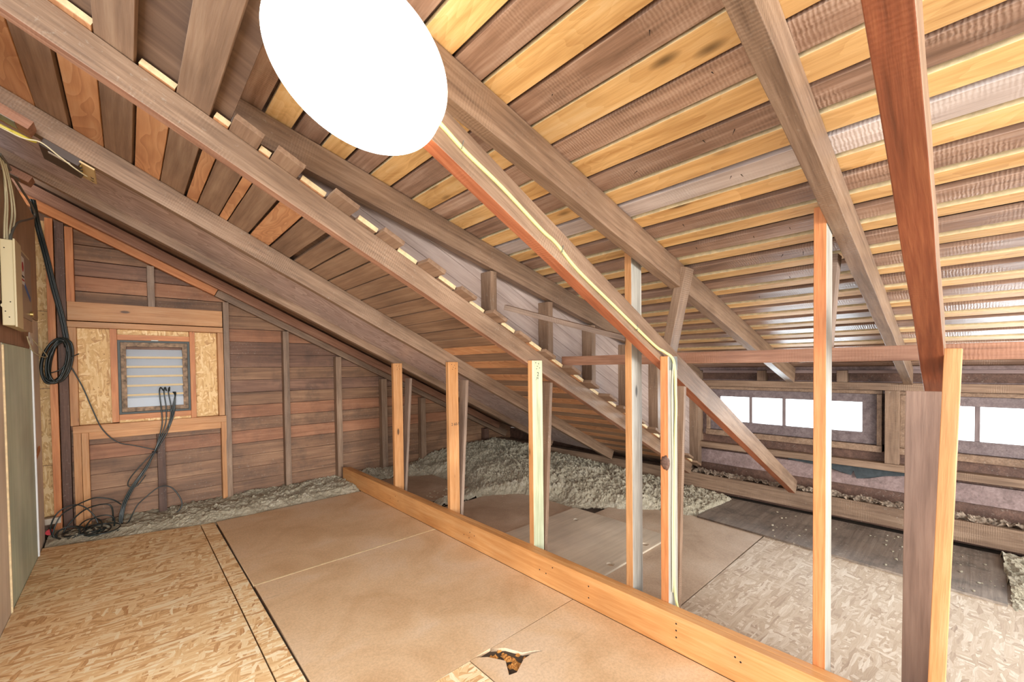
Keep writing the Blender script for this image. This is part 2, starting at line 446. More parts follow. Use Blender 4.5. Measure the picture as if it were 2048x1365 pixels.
def slab(name, poly, z0, z1, mat, parent=None, holes=()):
    """a sheet lying flat: outline and holes in plan, thickness z0..z1; origin at its first corner"""
    ox, oy = poly[0]
    cu = bpy.data.curves.new(name, 'CURVE'); cu.dimensions = '2D'; cu.fill_mode = 'BOTH'; cu.extrude = (z1 - z0) / 2
    for ring in [poly] + list(holes):
        s = cu.splines.new('POLY'); s.points.add(len(ring) - 1); s.use_cyclic_u = True
        for i, p in enumerate(ring): s.points[i].co = (p[0] - ox, p[1] - oy, 0, 1)
    tmp = bpy.data.objects.new('tmp', cu); COL.objects.link(tmp)
    dg = bpy.context.evaluated_depsgraph_get(); dg.update()
    me = bpy.data.meshes.new_from_object(tmp.evaluated_get(dg)); bpy.data.objects.remove(tmp, do_unlink=True)
    me.name = name; me.materials.clear(); me.materials.append(M[mat])
    for v_ in me.vertices: v_.co.z += (z1 - z0) / 2
    return link(bpy.data.objects.new(name, me), parent, Matrix.Translation((ox, oy, z0)))


def text(name, body, size, mw, mat, parent=None):
    cu = bpy.data.curves.new(name, 'FONT'); cu.body = body; cu.size = size; cu.extrude = 0.0003
    tmp = bpy.data.objects.new('tmp', cu); COL.objects.link(tmp)
    dg = bpy.context.evaluated_depsgraph_get(); dg.update()
    me = bpy.data.meshes.new_from_object(tmp.evaluated_get(dg)); bpy.data.objects.remove(tmp, do_unlink=True)
    me.name = name; me.materials.clear(); me.materials.append(M[mat])
    return link(bpy.data.objects.new(name, me), parent, mw)


def rect(x0, y0, x1, y1): return [(x0, y0), (x1, y0), (x1, y1), (x0, y1)]


# ------------------------------------------------------------------ roof geometry
TO, TD = 0.49, 0.27                       # tangents of main slope and dormer slope


def zo(x): return 1.25 - TO * (x - 1.85)          # underside of main rafters
def zd(x): return 1.82 - TD * (x - 1.51)          # underside of dormer rafters


SO = Vector((1, 0, -TO)).normalized(); SD = Vector((1, 0, -TD)).normalized()
LO = math.sqrt(1 + TO * TO); LD = math.sqrt(1 + TD * TD)
RV = 0.115                                # rafter depth measured vertically
DV = 0.13
XM = -1.0                                 # where the slopes leave the picture

# ------------------------------------------------------------------ floor
fl = box('floor', (-2.0, -5.2, -0.06), (4.42, 5.0, -0.015), 'sub', bevel=0)
structure(fl, 'dark subfloor seen in the gaps between the loose floor sheets')

# ------------------------------------------------------------------ ceilings: decks with their boards as parts
def deck(name, x0, x1, y0, y1, zf, off, S, Ls, label):
    o = lum(name, (x0, y0, zf(x0) + off), S, (0, 1, 0), (x1 - x0) * Ls, y1 - y0, 0.012, 'deck', bevel=0)
    return structure(o, label)


c_main = deck('ceiling', XM, 4.42, 1.90, 2.84, zo, RV + 0.034, SO, LO, 'main roof slope of brown boards with orange plywood strips over old rafters')
c_top = lum('roof_deck', (XM, -1.0, zo(XM) + RV + 0.034), SO, (0, 1, 0), (0.30 - XM) * LO, 2.90, 0.012, 'deck', c_main, bevel=0)


def oboard(x0, x1, y0, y1, mat, name='roof_board', off=RV + 0.001, th=0.02, jit=0.0):
    return lum(name, (x1, y0, zo(x1) + off), (0, 1, 0), -SO, y1 - y0, (x1 - x0) * LO, th, mat, c_main, seg=6, jit=0.0008, bevel=0.0015)


# brown / plywood alternation measured along x
xs = [-0.90, -0.79, -0.69, -0.58, -0.48, -0.375, -0.275, -0.168, -0.153, -0.056, -0.052, 0.040, 0.051, 0.144, 0.146, 0.240, 0.249, 0.292, 0.296, 0.384, 0.388, 0.423, 0.427, 0.520, 0.532, 0.622, 0.630, 0.728, 0.757, 0.842, 0.850, 0.940]
pairs = [(-0.69, -0.59, 'p'), (-0.58, -0.49, 'b'), (-0.48, -0.38, 'p'), (-0.372, -0.268, 'p'), (-0.264, -0.168, 'b'), (-0.153, -0.056, 'p'), (-0.052, 0.040, 'b'), (0.051, 0.142, 'p'), (0.146, 0.238, 'b'), (0.249, 0.292, 'p'), (0.296, 0.384, 'b'), (0.388, 0.423, 'p'), (0.427, 0.521, 'b'), (0.532, 0.624, 'p'), (0.632, 0.732, 'b'), (0.757, 0.842, 'q')]
x = 0.850
k = 0
while x < 4.1:
    wdt = 0.103
    pairs.append((x, x + wdt - 0.006, 'b' if k % 2 == 0 else ('q' if x < 1.7 else 'p')))
    x += wdt + (0.004 if k % 2 == 0 else 0.0005); k += 1
for (a_, b_, kind) in pairs:
    if kind == 'b':
        y0 = -0.9 if b_ < 0.27 else 1.755 + random.uniform(-0.02, 0.03)
        oboard(a_, b_, y0, 2.795, 'oboard')
    else:
        y0 = 1.83 + random.uniform(-0.02, 0.02)
        o = oboard(a_, b_, y0, 2.795, 'oply' if kind == 'p' else 'oboard', 'plywood_strip' if kind == 'p' else 'roof_board')
        # fresh-cut end of the strip
        bm = bmesh.new(); bm_box(bm, (0, 0, 0), (0.004, (b_ - a_) * LO, 0.02))
        mesh_obj('cut_end', bm, 'cream', c_main, frame((b_, y0 - 0.0045, zo(b_) + RV + 0.001), (0, 1, 0), -SO))
# the roof lifts a little towards the gable: two plywood-lined bays, then the rake
lum('plywood_panel', (XM, 2.80, zo(XM) + RV - 0.055), SO, (0, 1, 0.055), (4.0 - XM) * LO, 0.87, 0.010, 'mply', c_main)
lum('plywood_panel', (XM, 3.67, zo(XM) + RV + 0.038), SO, (0, 1, 0.11), (4.0 - XM) * LO, 1.25, 0.010, 'oboard', c_main)
lum('roof_deck', (XM, 2.80, zo(XM) + RV + 0.036), SO, (0, 1, 0.078), (4.44 - XM) * LO, 2.20, 0.012, 'deck', c_main, bevel=0)

c_dorm = deck('ceiling', 0.22, 4.42, -0.95, 1.95, zd, DV + 0.036, SD, LD, 'dormer roof of brown boards alternating with yellow plywood strips')


def dboard(x0, x1, y0, y1, mat, name):
    return lum(name, (x1, y0, zd(x1) + DV + 0.001), (0, 1, 0), -SD, y1 - y0, (x1 - x0) * LD, 0.022, mat, c_dorm, seg=8, jit=0.0012, bevel=0.002)


M['pboard'] = wood('pale_roof_board_wood', (158, 142, 136), (194, 180, 174), (218, 208, 204), rough=0.4, saw=0.3, var=0.03, grain=20, wavy=0.5)
x = 0.312; k = 0
while x < 4.2:
    u = min(1, max(0, (x - 1.1) / 0.9))            # the gaps widen down the slope
    dboard(x, x + 0.095 - 0.016 * u, -0.9, 1.93, 'pboard' if k == 6 else 'board', 'roof_board')
    if x + 0.21 < 4.3:
        ps = dboard(x + 0.106 + 0.004 * u, x + 0.200 - 0.030 * u, -0.9, 1.93, 'yply', 'plywood_strip')
        ps.data.materials.append(M['cream'])
        for p_ in ps.data.polygons:
            if (ps.matrix_basis.to_3x3() @ p_.normal).x < -0.8: p_.material_index = 1
    x += 0.2115; k += 1

rn = random.Random(11)
for kk in range(3, 12):
    xb_ = 0.312 + kk * 0.2115
    for yy in (0.52, 0.62, 0.86, -0.12):
        if rn.random() < 0.25: continue
        xx = xb_ + rn.uniform(0.02, 0.06); y_ = yy + rn.uniform(-0.04, 0.04); L_ = rn.uniform(0.010, 0.018)
        bm = bmesh.new()
        bmesh.ops.create_cone(bm, cap_ends=True, segments=6, radius1=0.0016, radius2=0.0004, depth=L_)
        bmesh.ops.translate(bm, verts=bm.verts, vec=(0, 0, L_ / 2))
        mesh_obj('nail_tip', bm, 'hole', c_dorm, Matrix.Translation((xx, y_, zd(xx) + DV + 0.0015)) @ Matrix.Rotation(math.pi + rn.uniform(-0.7, 0.7), 4, 'X') @ Matrix.Rotation(rn.uniform(-0.7, 0.7), 4, 'Y'))

# ------------------------------------------------------------------ rafters
def rafter(y0, y1, zf, S, Ls, x0, x1, depth, mat, label, wave=0.003, cat='rafter', dz=0.0, name='rafter', group=None, under=None):
    dn = depth / Ls
    o = lum(name, (x0, y0, zf(x0) + dz), S, (0, 1, 0), (x1 - x0) * Ls, y1 - y0, dn - 0.0005, mat, seg=24, jit=0.0012, wave=wave, bevel=0.002)
    if under:  # underside takes a warmer colour that paints in light bounced off the floor
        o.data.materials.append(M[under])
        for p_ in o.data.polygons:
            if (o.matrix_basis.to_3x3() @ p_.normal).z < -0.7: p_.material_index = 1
    return tag(o, label, cat)


R1 = rafter(1.84, 1.89, zo, SO, LO, XM, 4.02, RV, 'old', 'brown main rafter whose near side carries the stepped board ends', under='redold')  # redder underside paints in warm floor bounce
R2 = rafter(2.745, 2.795, zo, SO, LO, XM, 4.02, RV, 'old', 'brown main rafter running behind the black transformer box')
R3 = rafter(3.645, 3.69, zo, SO, LO, XM, 4.02, RV, 'old', 'dark main rafter just in front of the gable rake', dz=0.038)
RG = rafter(4.70, 4.75, lambda x: zo(x) + 0.158, SO, LO, XM, 4.02, RV - 0.025, 'redold', 'reddish end rafter tight against the gable wall framing', wave=0.001)
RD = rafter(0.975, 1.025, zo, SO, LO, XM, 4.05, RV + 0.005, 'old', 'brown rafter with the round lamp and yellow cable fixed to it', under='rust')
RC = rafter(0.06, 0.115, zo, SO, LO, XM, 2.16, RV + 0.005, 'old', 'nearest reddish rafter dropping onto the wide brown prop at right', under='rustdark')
RE = rafter(1.85, 1.90, zd, SD, LD, 0.30, 4.24, DV, 'old', 'grey-brown dormer rafter on top of the triangular cheek wall studs')
RA = rafter(1.03, 1.085, zd, SD, LD, 0.24, 4.24, DV, 'old', 'dormer rafter beside the cable rafter, with saw-marked underside')
RB = rafter(0.295, 0.345, zd, SD, LD, 0.24, 4.24, DV, 'old', 'rough dormer rafter meeting the tall orange post at right')
# ------------------------------------------------------------------ round lamp
ln = Vector((0.47, 0.145, 1.0)).normalized()
lc = Vector((0.394, 0.946, 1.90))
lampo = empty('ceiling_lamp', lc)
tag(lampo, 'large round white flush lamp glowing on the sloping rafters', 'lamp')
rot = Vector((0, 0, 1)).rotation_difference(ln).to_matrix().to_4x4()
bm = bmesh.new()
prof = [(0.0, -0.002), (0.10, -0.002), (0.17, -0.0015), (0.192, 0.0), (0.1965, 0.003)]
rings = []
for (r_, z_) in prof[1:]:
    rings.append([bm.verts.new((r_ * math.cos(2 * math.pi * i / 96), r_ * math.sin(2 * math.pi * i / 96), z_)) for i in range(96)])
c0 = bm.verts.new((0, 0, prof[0][1]))
for i in range(96): bm.faces.new((c0, rings[0][i], rings[0][(i + 1) % 96]))
for a_, b_ in zip(rings, rings[1:]):
    for i in range(96): bm.faces.new((a_[i], a_[(i + 1) % 96], b_[(i + 1) % 96], b_[i]))
mesh_obj('diffuser', bm, 'lamp', lampo, Matrix.Translation(lc) @ rot, smooth=True)
bm = bmesh.new()
prof = [(0.1965, 0.003), (0.200, 0.006), (0.203, 0.045), (0.195, 0.052), (0.0, 0.052)]
rings = [[bm.verts.new((r_ * math.cos(2 * math.pi * i / 96), r_ * math.sin(2 * math.pi * i / 96), z_)) for i in range(96)] for (r_, z_) in prof[:-1]]
for a_, b_ in zip(rings, rings[1:]):
    for i in range(96): bm.faces.new((a_[i], a_[(i + 1) % 96], b_[(i + 1) % 96], b_[i]))
bm.faces.new(rings[-1])
mesh_obj('rim', bm, 'fix', lampo, Matrix.Translation(lc) @ rot, smooth=False)

# ------------------------------------------------------------------ gable wall (back)
YB = 4.87
bm = bmesh.new()
z = -0.10; k = 0
while z < 2.75:
    xe = min(4.42, 1.85 + (1.25 + RV + 0.21 - z) / TO + 0.02)
    rnd = random.Random(k)
    # board leans so that its lower edge stands proud
    x0 = -1.05; h = 0.122
    vs = [bm.verts.new(p) for p in ((x0, YB - 0.010, z + 0.002), (xe, YB - 0.010, z + 0.002), (xe, YB, z + h), (x0, YB, z + h), (x0, YB + 0.03, z + 0.002), (xe, YB + 0.03, z + 0.002), (xe, YB + 0.03, z + h + 0.003), (x0, YB + 0.03, z + h + 0.003))]
    for f in ((0, 1, 2, 3), (7, 6, 5, 4), (0, 4, 5, 1), (3, 2, 6, 7), (0, 3, 7, 4), (1, 5, 6, 2)):
        bm.faces.new([vs[i] for i in f]).material_index = rnd.choice((0, 0, 1, 2))
    z += 0.125; k += 1
M['siding2'] = wood('siding_wood_dark', (92, 66, 52), (128, 94, 76), (160, 122, 98), rough=0.62, var=0.1, grain=14, wavy=0.8, dirt=0.4, dust=0.3)
M['siding3'] = wood('siding_wood_red', (118, 78, 54), (158, 108, 78), (186, 138, 104), rough=0.6, var=0.1, grain=12, wavy=0.9, dirt=0.25, dust=0.2)
bm_box(bm, (-1.05, YB + 0.031, -0.1), (2.0, YB + 0.04, 2.75), 2)
for i_ in range(12):
    xa_ = 2.0 + i_ * 0.2017; bm_box(bm, (xa_, YB + 0.031, -0.1), (xa_ + 0.2017, YB + 0.04, zo(xa_ + 0.2017) + RV + 0.19), 2)
wb = mesh_obj('wall_back', bm, ['siding', 'siding3', 'siding2'])
structure(wb, 'gable end wall of weathered brown horizontal boards')


def gb(name, x0, x1, z0, z1, mat, y0=4.78, y1=4.856, grain='z', **k):
    return box(name, (x0, y0, z0), (x1, y1, z1), mat, wb, grain, **k)


def zr(x): return 2.482 - 0.486 * (x + 0.481)
SR = Vector((1, 0, -0.486)).normalized()
lum('rake_plate', (-1.0, 4.775, zr(-1.0)), SR, (0, 1, 0), 1.62 * 1.112, 0.05, 0.092, 'orange', wb, seg=8, jit=0.0008)
lum('rake_plate', (0.625, 4.778, zr(0.625)), SR, (0, 1, 0), 3.6 * 1.112, 0.05, 0.090, 'old', wb, seg=12, jit=0.001)
for (a_, b_, z0_, z1_, mt) in ((-0.388, -0.337, -0.05, 2.41, 'dark'), (0.147, 0.195, 1.802, None, 'old'), (0.182, 0.237, -0.04, 0.70, 'dark'), (0.684, 0.730, -0.03, None, 'old'),
                               (1.192, 1.247, -0.02, None, 'old'), (1.72, 1.78, -0.02, None, 'old'), (2.25, 2.32, 0.0, None, 'old'), (2.78, 2.85, 0.02, None, 'old'), (3.30, 3.36, 0.05, None, 'dark'), (3.82, 3.90, 0.05, None, 'dark')):
    gb('stud', a_, b_, z0_, (z1_ if z1_ else zr(b_) - 0.001), mt, seg=8, jit=0.0012)
gb('stud', -0.437, -0.395, -0.02, 2.43, 'orange')
gb('stud', -0.334, -0.289, 1.802, 2.385, 'orange')
gb('header_board', -0.332, 0.674, 1.655, 1.801, 'new', 4.762, 4.856, 'x')
gb('header_plate', -0.336, 0.678, 1.602, 1.648, 'new', 4.775, 4.856, 'x')
gb('stud', -0.334, -0.287, 0.822, 1.600, 'new')
gb('stud', 0.636, 0.680, 0.822, 1.600, 'new')
gb('stud', -0.096, -0.053, 0.828, 1.600, 'orange')
gb('stud', 0.426, 0.464, 0.820, 1.600, 'orange')
gb('vent_rail', -0.052, 0.425, 1.510, 1.555, 'orange', grain='x')
gb('vent_rail', -0.052, 0.425, 0.842, 0.888, 'orange', grain='x')
gb('sill_rail', -0.322, 0.688, 0.762, 0.819, 'new', 4.765, 4.856, 'x')
gb('sill_rail', -0.235, 0.648, 0.702, 0.760, 'new', 4.785, 4.856, 'x')
gb('stud', -0.322, -0.279, -0.02, 0.760, 'new')
gb('stud', -0.277, -0.236, -0.02, 0.760, 'new', 4.782)
gb('stud', 0.649, 0.690, -0.02, 0.760, 'new')
gb('block', -0.53, -0.40, 0.085, 0.13, 'pale', 4.745, 4.80, 'x')
gb('osb_panel', -0.287, -0.096, 0.82, 1.60, 'osbw', 4.8565, 4.8595, bevel=0)
gb('osb_panel', 0.464, 0.636, 0.82, 1.60, 'osbw', 4.8565, 4.8595, bevel=0)
gb('osb_panel', -0.052, 0.425, 1.556, 1.601, 'osbw', 4.84, 4.8595, bevel=0)
gb('osb_panel', -0.052, 0.425, 0.820, 0.841, 'osbw', 4.80, 4.8595, bevel=0)
for (z0_, z1_) in ((0.12, 0.52), (0.524, 1.12), (1.124, 1.72), (1.724, 2.42)):
    gb('osb_panel', -0.62, -0.439, z0_, z1_, 'osbw', 4.8565, 4.8595, bevel=0)

# louvred vent: window_1
win1 = empty('window_1', (0.187, 4.80, 0.889)); structure(win1, 'square louvred gable vent with white blades set in orange studs')


def ring_frame(name, x0, x1, z0, z1, t, y0, y1, mat, parent):
    bm = bmesh.new()
    for lo, hi in (((x0, y0, z0), (x1, y1, z0 + t)), ((x0, y0, z1 - t), (x1, y1, z1)), ((x0, y0, z0 + t), (x0 + t, y1, z1 - t)), ((x1 - t, y0, z0 + t), (x1, y1, z1 - t))):
        bm_box(bm, lo, hi)
    return mesh_obj(name, bm, mat, parent)


ring_frame('flashing', -0.052, 0.425, 0.889, 1.509, 0.016, 4.79, 4.85, 'vdark', win1)
ring_frame('vent_frame', -0.034, 0.408, 0.907, 1.492, 0.034, 4.802, 4.85, 'vfr', win1)
bm = bmesh.new()
for i in range(6):
    zc = 1.405 - i * 0.080
    hh = 0.030 if i < 5 else 0.05
    # blade rises outwards, lit from outside
    vs = [bm.verts.new(p) for p in ((0.0, 4.812, zc - hh - 0.004), (0.374, 4.812, zc - hh - 0.004), (0.374, 4.848, zc + hh), (0.0, 4.848, zc + hh),
                                    (0.0, 4.812, zc - hh - 0.010), (0.374, 4.812, zc - hh - 0.010), (0.374, 4.852, zc + hh - 0.006), (0.0, 4.852, zc + hh - 0.006))]
    for f in ((0, 1, 2, 3), (7, 6, 5, 4), (0, 4, 5, 1), (3, 2, 6, 7), (0, 3, 7, 4), (1, 5, 6, 2)): bm.faces.new([vs[j] for j in f])
mesh_obj('louver_blades', bm, 'vblade', win1)
bm = bmesh.new()
for i in range(5): bm_box(bm, (0.0, 4.806, 1.357 - i * 0.080), (0.374, 4.812, 1.374 - i * 0.080))
mesh_obj('blade_edges', bm, 'tan', win1)
bm = bmesh.new(); bm_box(bm, (0.0, 4.808, 0.942), (0.374, 4.814, 1.020)); mesh_obj('lower_panel', bm, 'vblade', win1)
lum('vent_latch', (0.16, 4.775, 1.508), (1, 0, 0), (0, 1, 0), 0.05, 0.02, 0.006, 'galv', win1)

# ------------------------------------------------------------------ window wall (right)
XW = 4.36
bm = bmesh.new()


def wrow(z0, z1, y0, y1, mi, dx=0.012):
    vs = [bm.verts.new(p) for p in ((XW - dx, y0, z0), (XW - dx, y1, z0), (XW, y1, z1), (XW, y0, z1), (XW + 0.03, y0, z0), (XW + 0.03, y1, z0), (XW + 0.03, y1, z1), (XW + 0.03, y0, z1))]
    for f in ((0, 1, 2, 3), (7, 6, 5, 4), (0, 4, 5, 1), (3, 2, 6, 7), (0, 3, 7, 4), (1, 5, 6, 2)): bm.faces.new([vs[j] for j in f]).material_index = mi


YE = 1.97
for i, (z0_, z1_) in enumerate(((-0.05, 0.10), (0.10, 0.25), (0.255, 0.385), (0.41, 0.55))): wrow(z0_, z1_, -0.95, YE, i % 2, 0.02)
for i, (z0_, z1_) in enumerate(((1.005, 1.10), (1.10, 1.19), (1.19, 1.26))): wrow(z0_, z1_, -0.95, YE, i % 2, 0.008)
wrow(0.55, 1.005, 0.375, 0.445, 1, 0); wrow(0.55, 1.005, 1.80, YE, 0, 0)
bm_box(bm, (4.391, -0.95, -0.1), (4.400, 1.97, 0.60), 1); bm_box(bm, (4.396, -0.95, 1.0), (4.405, 1.97, 1.26), 1)
bm_box(bm, (4.395, 1.97, -0.1), (4.41, 4.95, 0.30), 1)
for ya_, yb_ in ((0.34, 0.505), (1.78, 1.97), (-0.95, -0.93)): bm_box(bm, (4.391, ya_, 0.55), (4.396, yb_, 1.05), 1)
wr = mesh_obj('wall_right', bm, ['rsiding', 'dark']); structure(wr, 'dormer window wall of grey-brown boards under the eave')


def wp(name, x0, x1, y0, y1, z0, z1, mat, grain='y', **k): return box(name, (x0, y0, z0), (x1, y1, z1), mat, wr, grain, **k)


wp('header', 4.27, 4.352, -0.95, 1.95, 1.035, 1.092, 'old')
for y in (1.86, 1.27, 0.68, 0.09, -0.5): wp('cripple_stud', 4.285, 4.352, y, y + 0.07, 1.093, zd(4.3) + 0.12, 'old', 'z')
wp('blocking', 4.32, 4.351, -0.95, 1.85, 1.165, 1.19, 'rsiding')
wp('sill_rail', 4.26, 4.340, -0.95, 1.97, 0.422, 0.475, 'old')
wp('stud', 4.27, 4.352, 0.368, 0.450, 0.476, 1.034, 'old', 'z')
wp('stud', 4.27, 4.352, 1.86, 1.95, 0.476, 1.034, 'old', 'z')
wp('wall_plate', 4.10, 4.20, -0.95, 4.85, 0.045, 0.185, 'old', seg=20, jit=0.003, wave=0.006)
wp('wall_plate', 4.205, 4.30, -0.95, 4.85, 0.0, 0.125, 'dark', seg=20, jit=0.003)
# torn paper drooping through the gap under the sill rail
bm = bmesh.new()
pts = [(1.10, .40), (0.95, .385), (.83, .38), (.72, .345), (.66, .335), (.645, .375), (.625, .315), (.55, .33), (.45, .365), (.34, .385), (.34, .42), (1.10, .42)]
fv = [bm.verts.new((4.325 + 0.008 * math.sin(p[0] * 20), p[0], p[1])) for p in pts]; f = bm.faces.new(fv)
r_ = bmesh.ops.extrude_face_region(bm, geom=[f]); bmesh.ops.translate(bm, verts=[g for g in r_['geom'] if isinstance(g, bmesh.types.BMVert)], vec=(0.002, 0, 0))
mesh_obj('torn_paper', bm, 'paper_dark', wr)


def window(name, y0, y1, n, label):
    """sash of n panes; y0 is the far end"""
    w_ = empty(name, (4.35, (y0 + y1) / 2, 0.60)); structure(w_, label)
    bm = bmesh.new()
    zb, zt = 0.60, 1.00; ob, ot = 0.690, 0.932
    ya, yb = y1 - 0.095, y0 + 0.095
    for lo, hi in (((4.350, ya, zb), (4.395, yb, ob)), ((4.350, ya, ot), (4.395, yb, zt)), ((4.350, ya, ob), (4.395, y1, ot)), ((4.350, y0, ob), (4.395, yb, ot))): bm_box(bm, lo, hi)
    mesh_obj('window_frame', bm, 'window_wood', w_, bevel=0.002)
    pw = (y0 - y1) / n
    for i in range(1, n):
        box('muntin', (4.358, y1 + i * pw - 0.013, ob), (4.388, y1 + i * pw + 0.013, ot), 'window_wood', w_, 'z')
    bm = bmesh.new(); bm_box(bm, (4.372, y1, ob), (4.375, y0, ot)); mesh_obj('pane', bm, 'glass', w_)
    bm = bmesh.new()
    for lo, hi in (((4.305, ya - 0.03, 0.548), (4.348, yb + 0.03, 0.598)), ((4.325, ya - 0.03, 1.002), (4.348, yb + 0.03, 1.03)), ((4.315, ya - 0.028, 0.6), (4.348, ya + 0.002, 1.0)), ((4.315, yb - 0.002, 0.6), (4.348, yb + 0.028, 1.0))): bm_box(bm, lo, hi)
    mesh_obj('window_casing', bm, 'old', w_, bevel=0.002)
    return w_


window('window_2', 1.69, 0.595, 4, 'four-pane strip window left of the wide brown prop, blown out by daylight')
window('window_3', 0.245, -0.84, 4, 'strip window at the right edge, partly behind the leaning post')

# ------------------------------------------------------------------ cheek wall of the dormer
bm = bmesh.new()
# diagonal boards parallel to the main slope, clipped to the triangle between the slopes
YC = 1.945
nb = 14
for i in range(nb):
    o0 = RV + 0.03 + i * 0.105; o1 = o0 + 0.1035
    # band zo(x)+o0 .. zo(x)+o1, below zd(x)+DV
    def xi(o): return (zdb - (1.25 + TO * 1.85 + o)) / (TD - TO)
    # crossing of zo(x)+o with zd(x)+DV : 1.25+TO*1.85-TO x+o = 1.82+TD*1.51-TD x+DV
    def cx(o): return (1.25 + TO * 1.85 + o - 1.82 - TD * 1.51 - DV) / (TO - TD)
    a0, a1 = max(0.25, cx(o0)), max(0.25, cx(o1))
    if a0 > 4.33: break
    e = 4.34
    top_e = min(zo(e) + o1, zd(e) + DV)
    pts = [(a0, zo(a0) + o0), (e, zo(e) + o0)]
    if a1 < e: pts += [(e, zo(e) + o1), (a1, zo(a1) + o1)]
    else: pts += [(e, zd(e) + DV)]
    fv = [bm.verts.new((p[0], YC, p[1])) for p in pts]; f = bm.faces.new(fv)
    r_ = bmesh.ops.extrude_face_region(bm, geom=[f]); bmesh.ops.translate(bm, verts=[g for g in r_['geom'] if isinstance(g, bmesh.types.BMVert)], vec=(0, 0.02, 0))
mc = Matrix.Identity(4)
# rotate so that local x follows the boards
R_ = frame((0, 0, 0), SO, (0, 1, 0)); bm.transform(R_.inverted())
M['cheek'] = wood('grey_cheek_boards', (142, 124, 116), (176, 158, 150), (200, 184, 176), rough=0.5, var=0.03, grain=14, dust=0.2)
wc = mesh_obj('wall_cheek', bm, 'cheek', None, R_, bevel=0.0025); structure(wc, 'triangular dormer cheek wall of grey boards laid parallel to the roof')
for xa in (1.54, 2.02, 2.48, 2.95, 3.42, 3.88):
    box('stud', (xa, 1.855, zo(xa) + RV + 0.024), (xa + 0.045, 1.944, zd(xa + 0.045) - 0.002), 'old' if xa < 3.8 else 'dark', wc, 'z', seg=4, jit=0.001)
box('stud', (4.22, 1.855, 0.24), (4.30, 1.944, zd(4.3) - 0.002), 'old', wc, 'z')

# ------------------------------------------------------------------ purlin, battens and short struts
pu = box('purlin', (2.13, -0.9, 1.255), (2.22, 1.838, 1.312), 'redold', grain='y', seg=16, jit=0.001)
tag(pu, 'long horizontal reddish purlin crossing in front of the windows', 'purlin')
s1 = lum('strut', (2.13, 1.09, 1.313), Vector((2.13, 0.99, 1.78)) - Vector((2.13, 1.09, 1.313)), (1, 0, 0), 0.45, 0.09, 0.045, 'old', seg=4, jit=0.001)
tag(s1, 'short leaning grey-brown strut between the purlin and the saw-marked dormer rafter', 'strut')
s2 = lum('strut', (2.13, 0.395, 1.313), Vector((2.13, 0.35, 1.75)) - Vector((2.13, 0.38, 1.313)), (1, 0, 0), 0.38, 0.07, 0.035, 'grey', seg=4, jit=0.001)
tag(s2, 'short pale strut just right of the tall orange post', 'strut')
bt = lum('batten', (1.585, 1.80, 1.572), Vector((1.905, 1.10, 1.345)) - Vector((1.585, 1.80, 1.572)), (1, 0, 0), 0.78, 0.03, 0.028, 'grey', seg=8, jit=0.001, wave=0.003)
tag(bt, 'thin grey batten slanting across the cheek wall to the tall post', 'batten')

# ------------------------------------------------------------------ sill beams
sl = box('sill_board', (1.735, -0.95, 0.0), (1.7705, 4.68, 0.160), 'sill', grain='y', bevel=0.003, seg=10)
tag(sl, 'long orange-yellow floor sill board facing the camera, with nail holes', 'sill beam')
for (y, z) in ((0.86, .125), (0.86, .095), (0.86, .065), (1.33, .11), (1.33, .05), (1.63, .07), (1.68, .075), (1.58, .12), (2.30, .09), (2.35, .10), (2.42, .065), (2.36, .06), (3.45, .11), (3.55, .07), (3.40, .08), (0.62, .10), (0.60, .09)):
    cyl('nail_hole', (1.7352, y, z), (-1, 0, 0), 0.004, 0.0006, 'hole', sl, 10)
sl2 = box('sill_board', (1.7755, -0.95, 0.0), (1.811, 4.66, 0.158), 'sill', grain='y', bevel=0.003, seg=10)
tag(sl2, 'second sill board doubled behind the front one, only its top showing', 'sill beam')


M['wgreen'] = wood('greenish_weathered_fir', (150, 152, 120), (184, 188, 156), (206, 210, 182), rough=0.5, knots=0.5, var=0.02, grain=20, wavy=0.8)  # fir with cool window light painted into its colour, greenish
M['wgrey'] = wood('grey_weathered_fir', (132, 128, 120), (172, 168, 158), (202, 198, 190), rough=0.5, knots=0.6, var=0.02, grain=24, wavy=0.6)  # same cool window light painted in, greyer


def post(y0, z1, mat, label, x0=1.8125, x1=1.902, th=0.038, lean=0.0, face=None):
    base = Vector((x0, y0 + lean, 0.001)); d = Vector((0, -lean, z1)).normalized()
    # local x up, local y across (world x), local z -> world y
    o = lum('post', base, d, (1, 0, 0), z1, x1 - x0, th, mat, bevel=0.002)
    if face:  # camera-side face gets its own colour with window light painted in
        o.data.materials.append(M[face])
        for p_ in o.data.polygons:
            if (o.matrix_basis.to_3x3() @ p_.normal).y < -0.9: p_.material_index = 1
    return tag(o, label, 'post')


p1 = post(3.600, 1.292, 'new', 'farthest short new stud post behind the sill, near the gable wall')
p2 = post(2.700, 1.290, 'new', 'short stud post stamped 2 60-S, second from the gable wall')
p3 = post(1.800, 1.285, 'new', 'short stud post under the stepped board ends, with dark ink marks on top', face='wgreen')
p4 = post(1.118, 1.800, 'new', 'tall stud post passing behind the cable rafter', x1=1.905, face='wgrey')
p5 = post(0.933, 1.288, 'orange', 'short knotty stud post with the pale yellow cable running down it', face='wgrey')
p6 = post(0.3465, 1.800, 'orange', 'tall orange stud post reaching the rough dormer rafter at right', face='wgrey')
p7 = post(0.020, 1.288, 'new', 'slightly leaning stud post in front of the wide brown prop', lean=0.036)
MT = Matrix(((1, 0, 0, 0), (0, 0, -1, 0), (0, 1, 0, 0), (0, 0, 0, 1)))
text('ink_stamp', '2 60-S', 0.030, Matrix.Translation((1.832, 2.6995, 0.80)) @ MT, 'ink', p2)
text('ink_stamp', '2', 0.035, Matrix.Translation((1.853, 1.7995, 1.19)) @ MT, 'ink', p3)
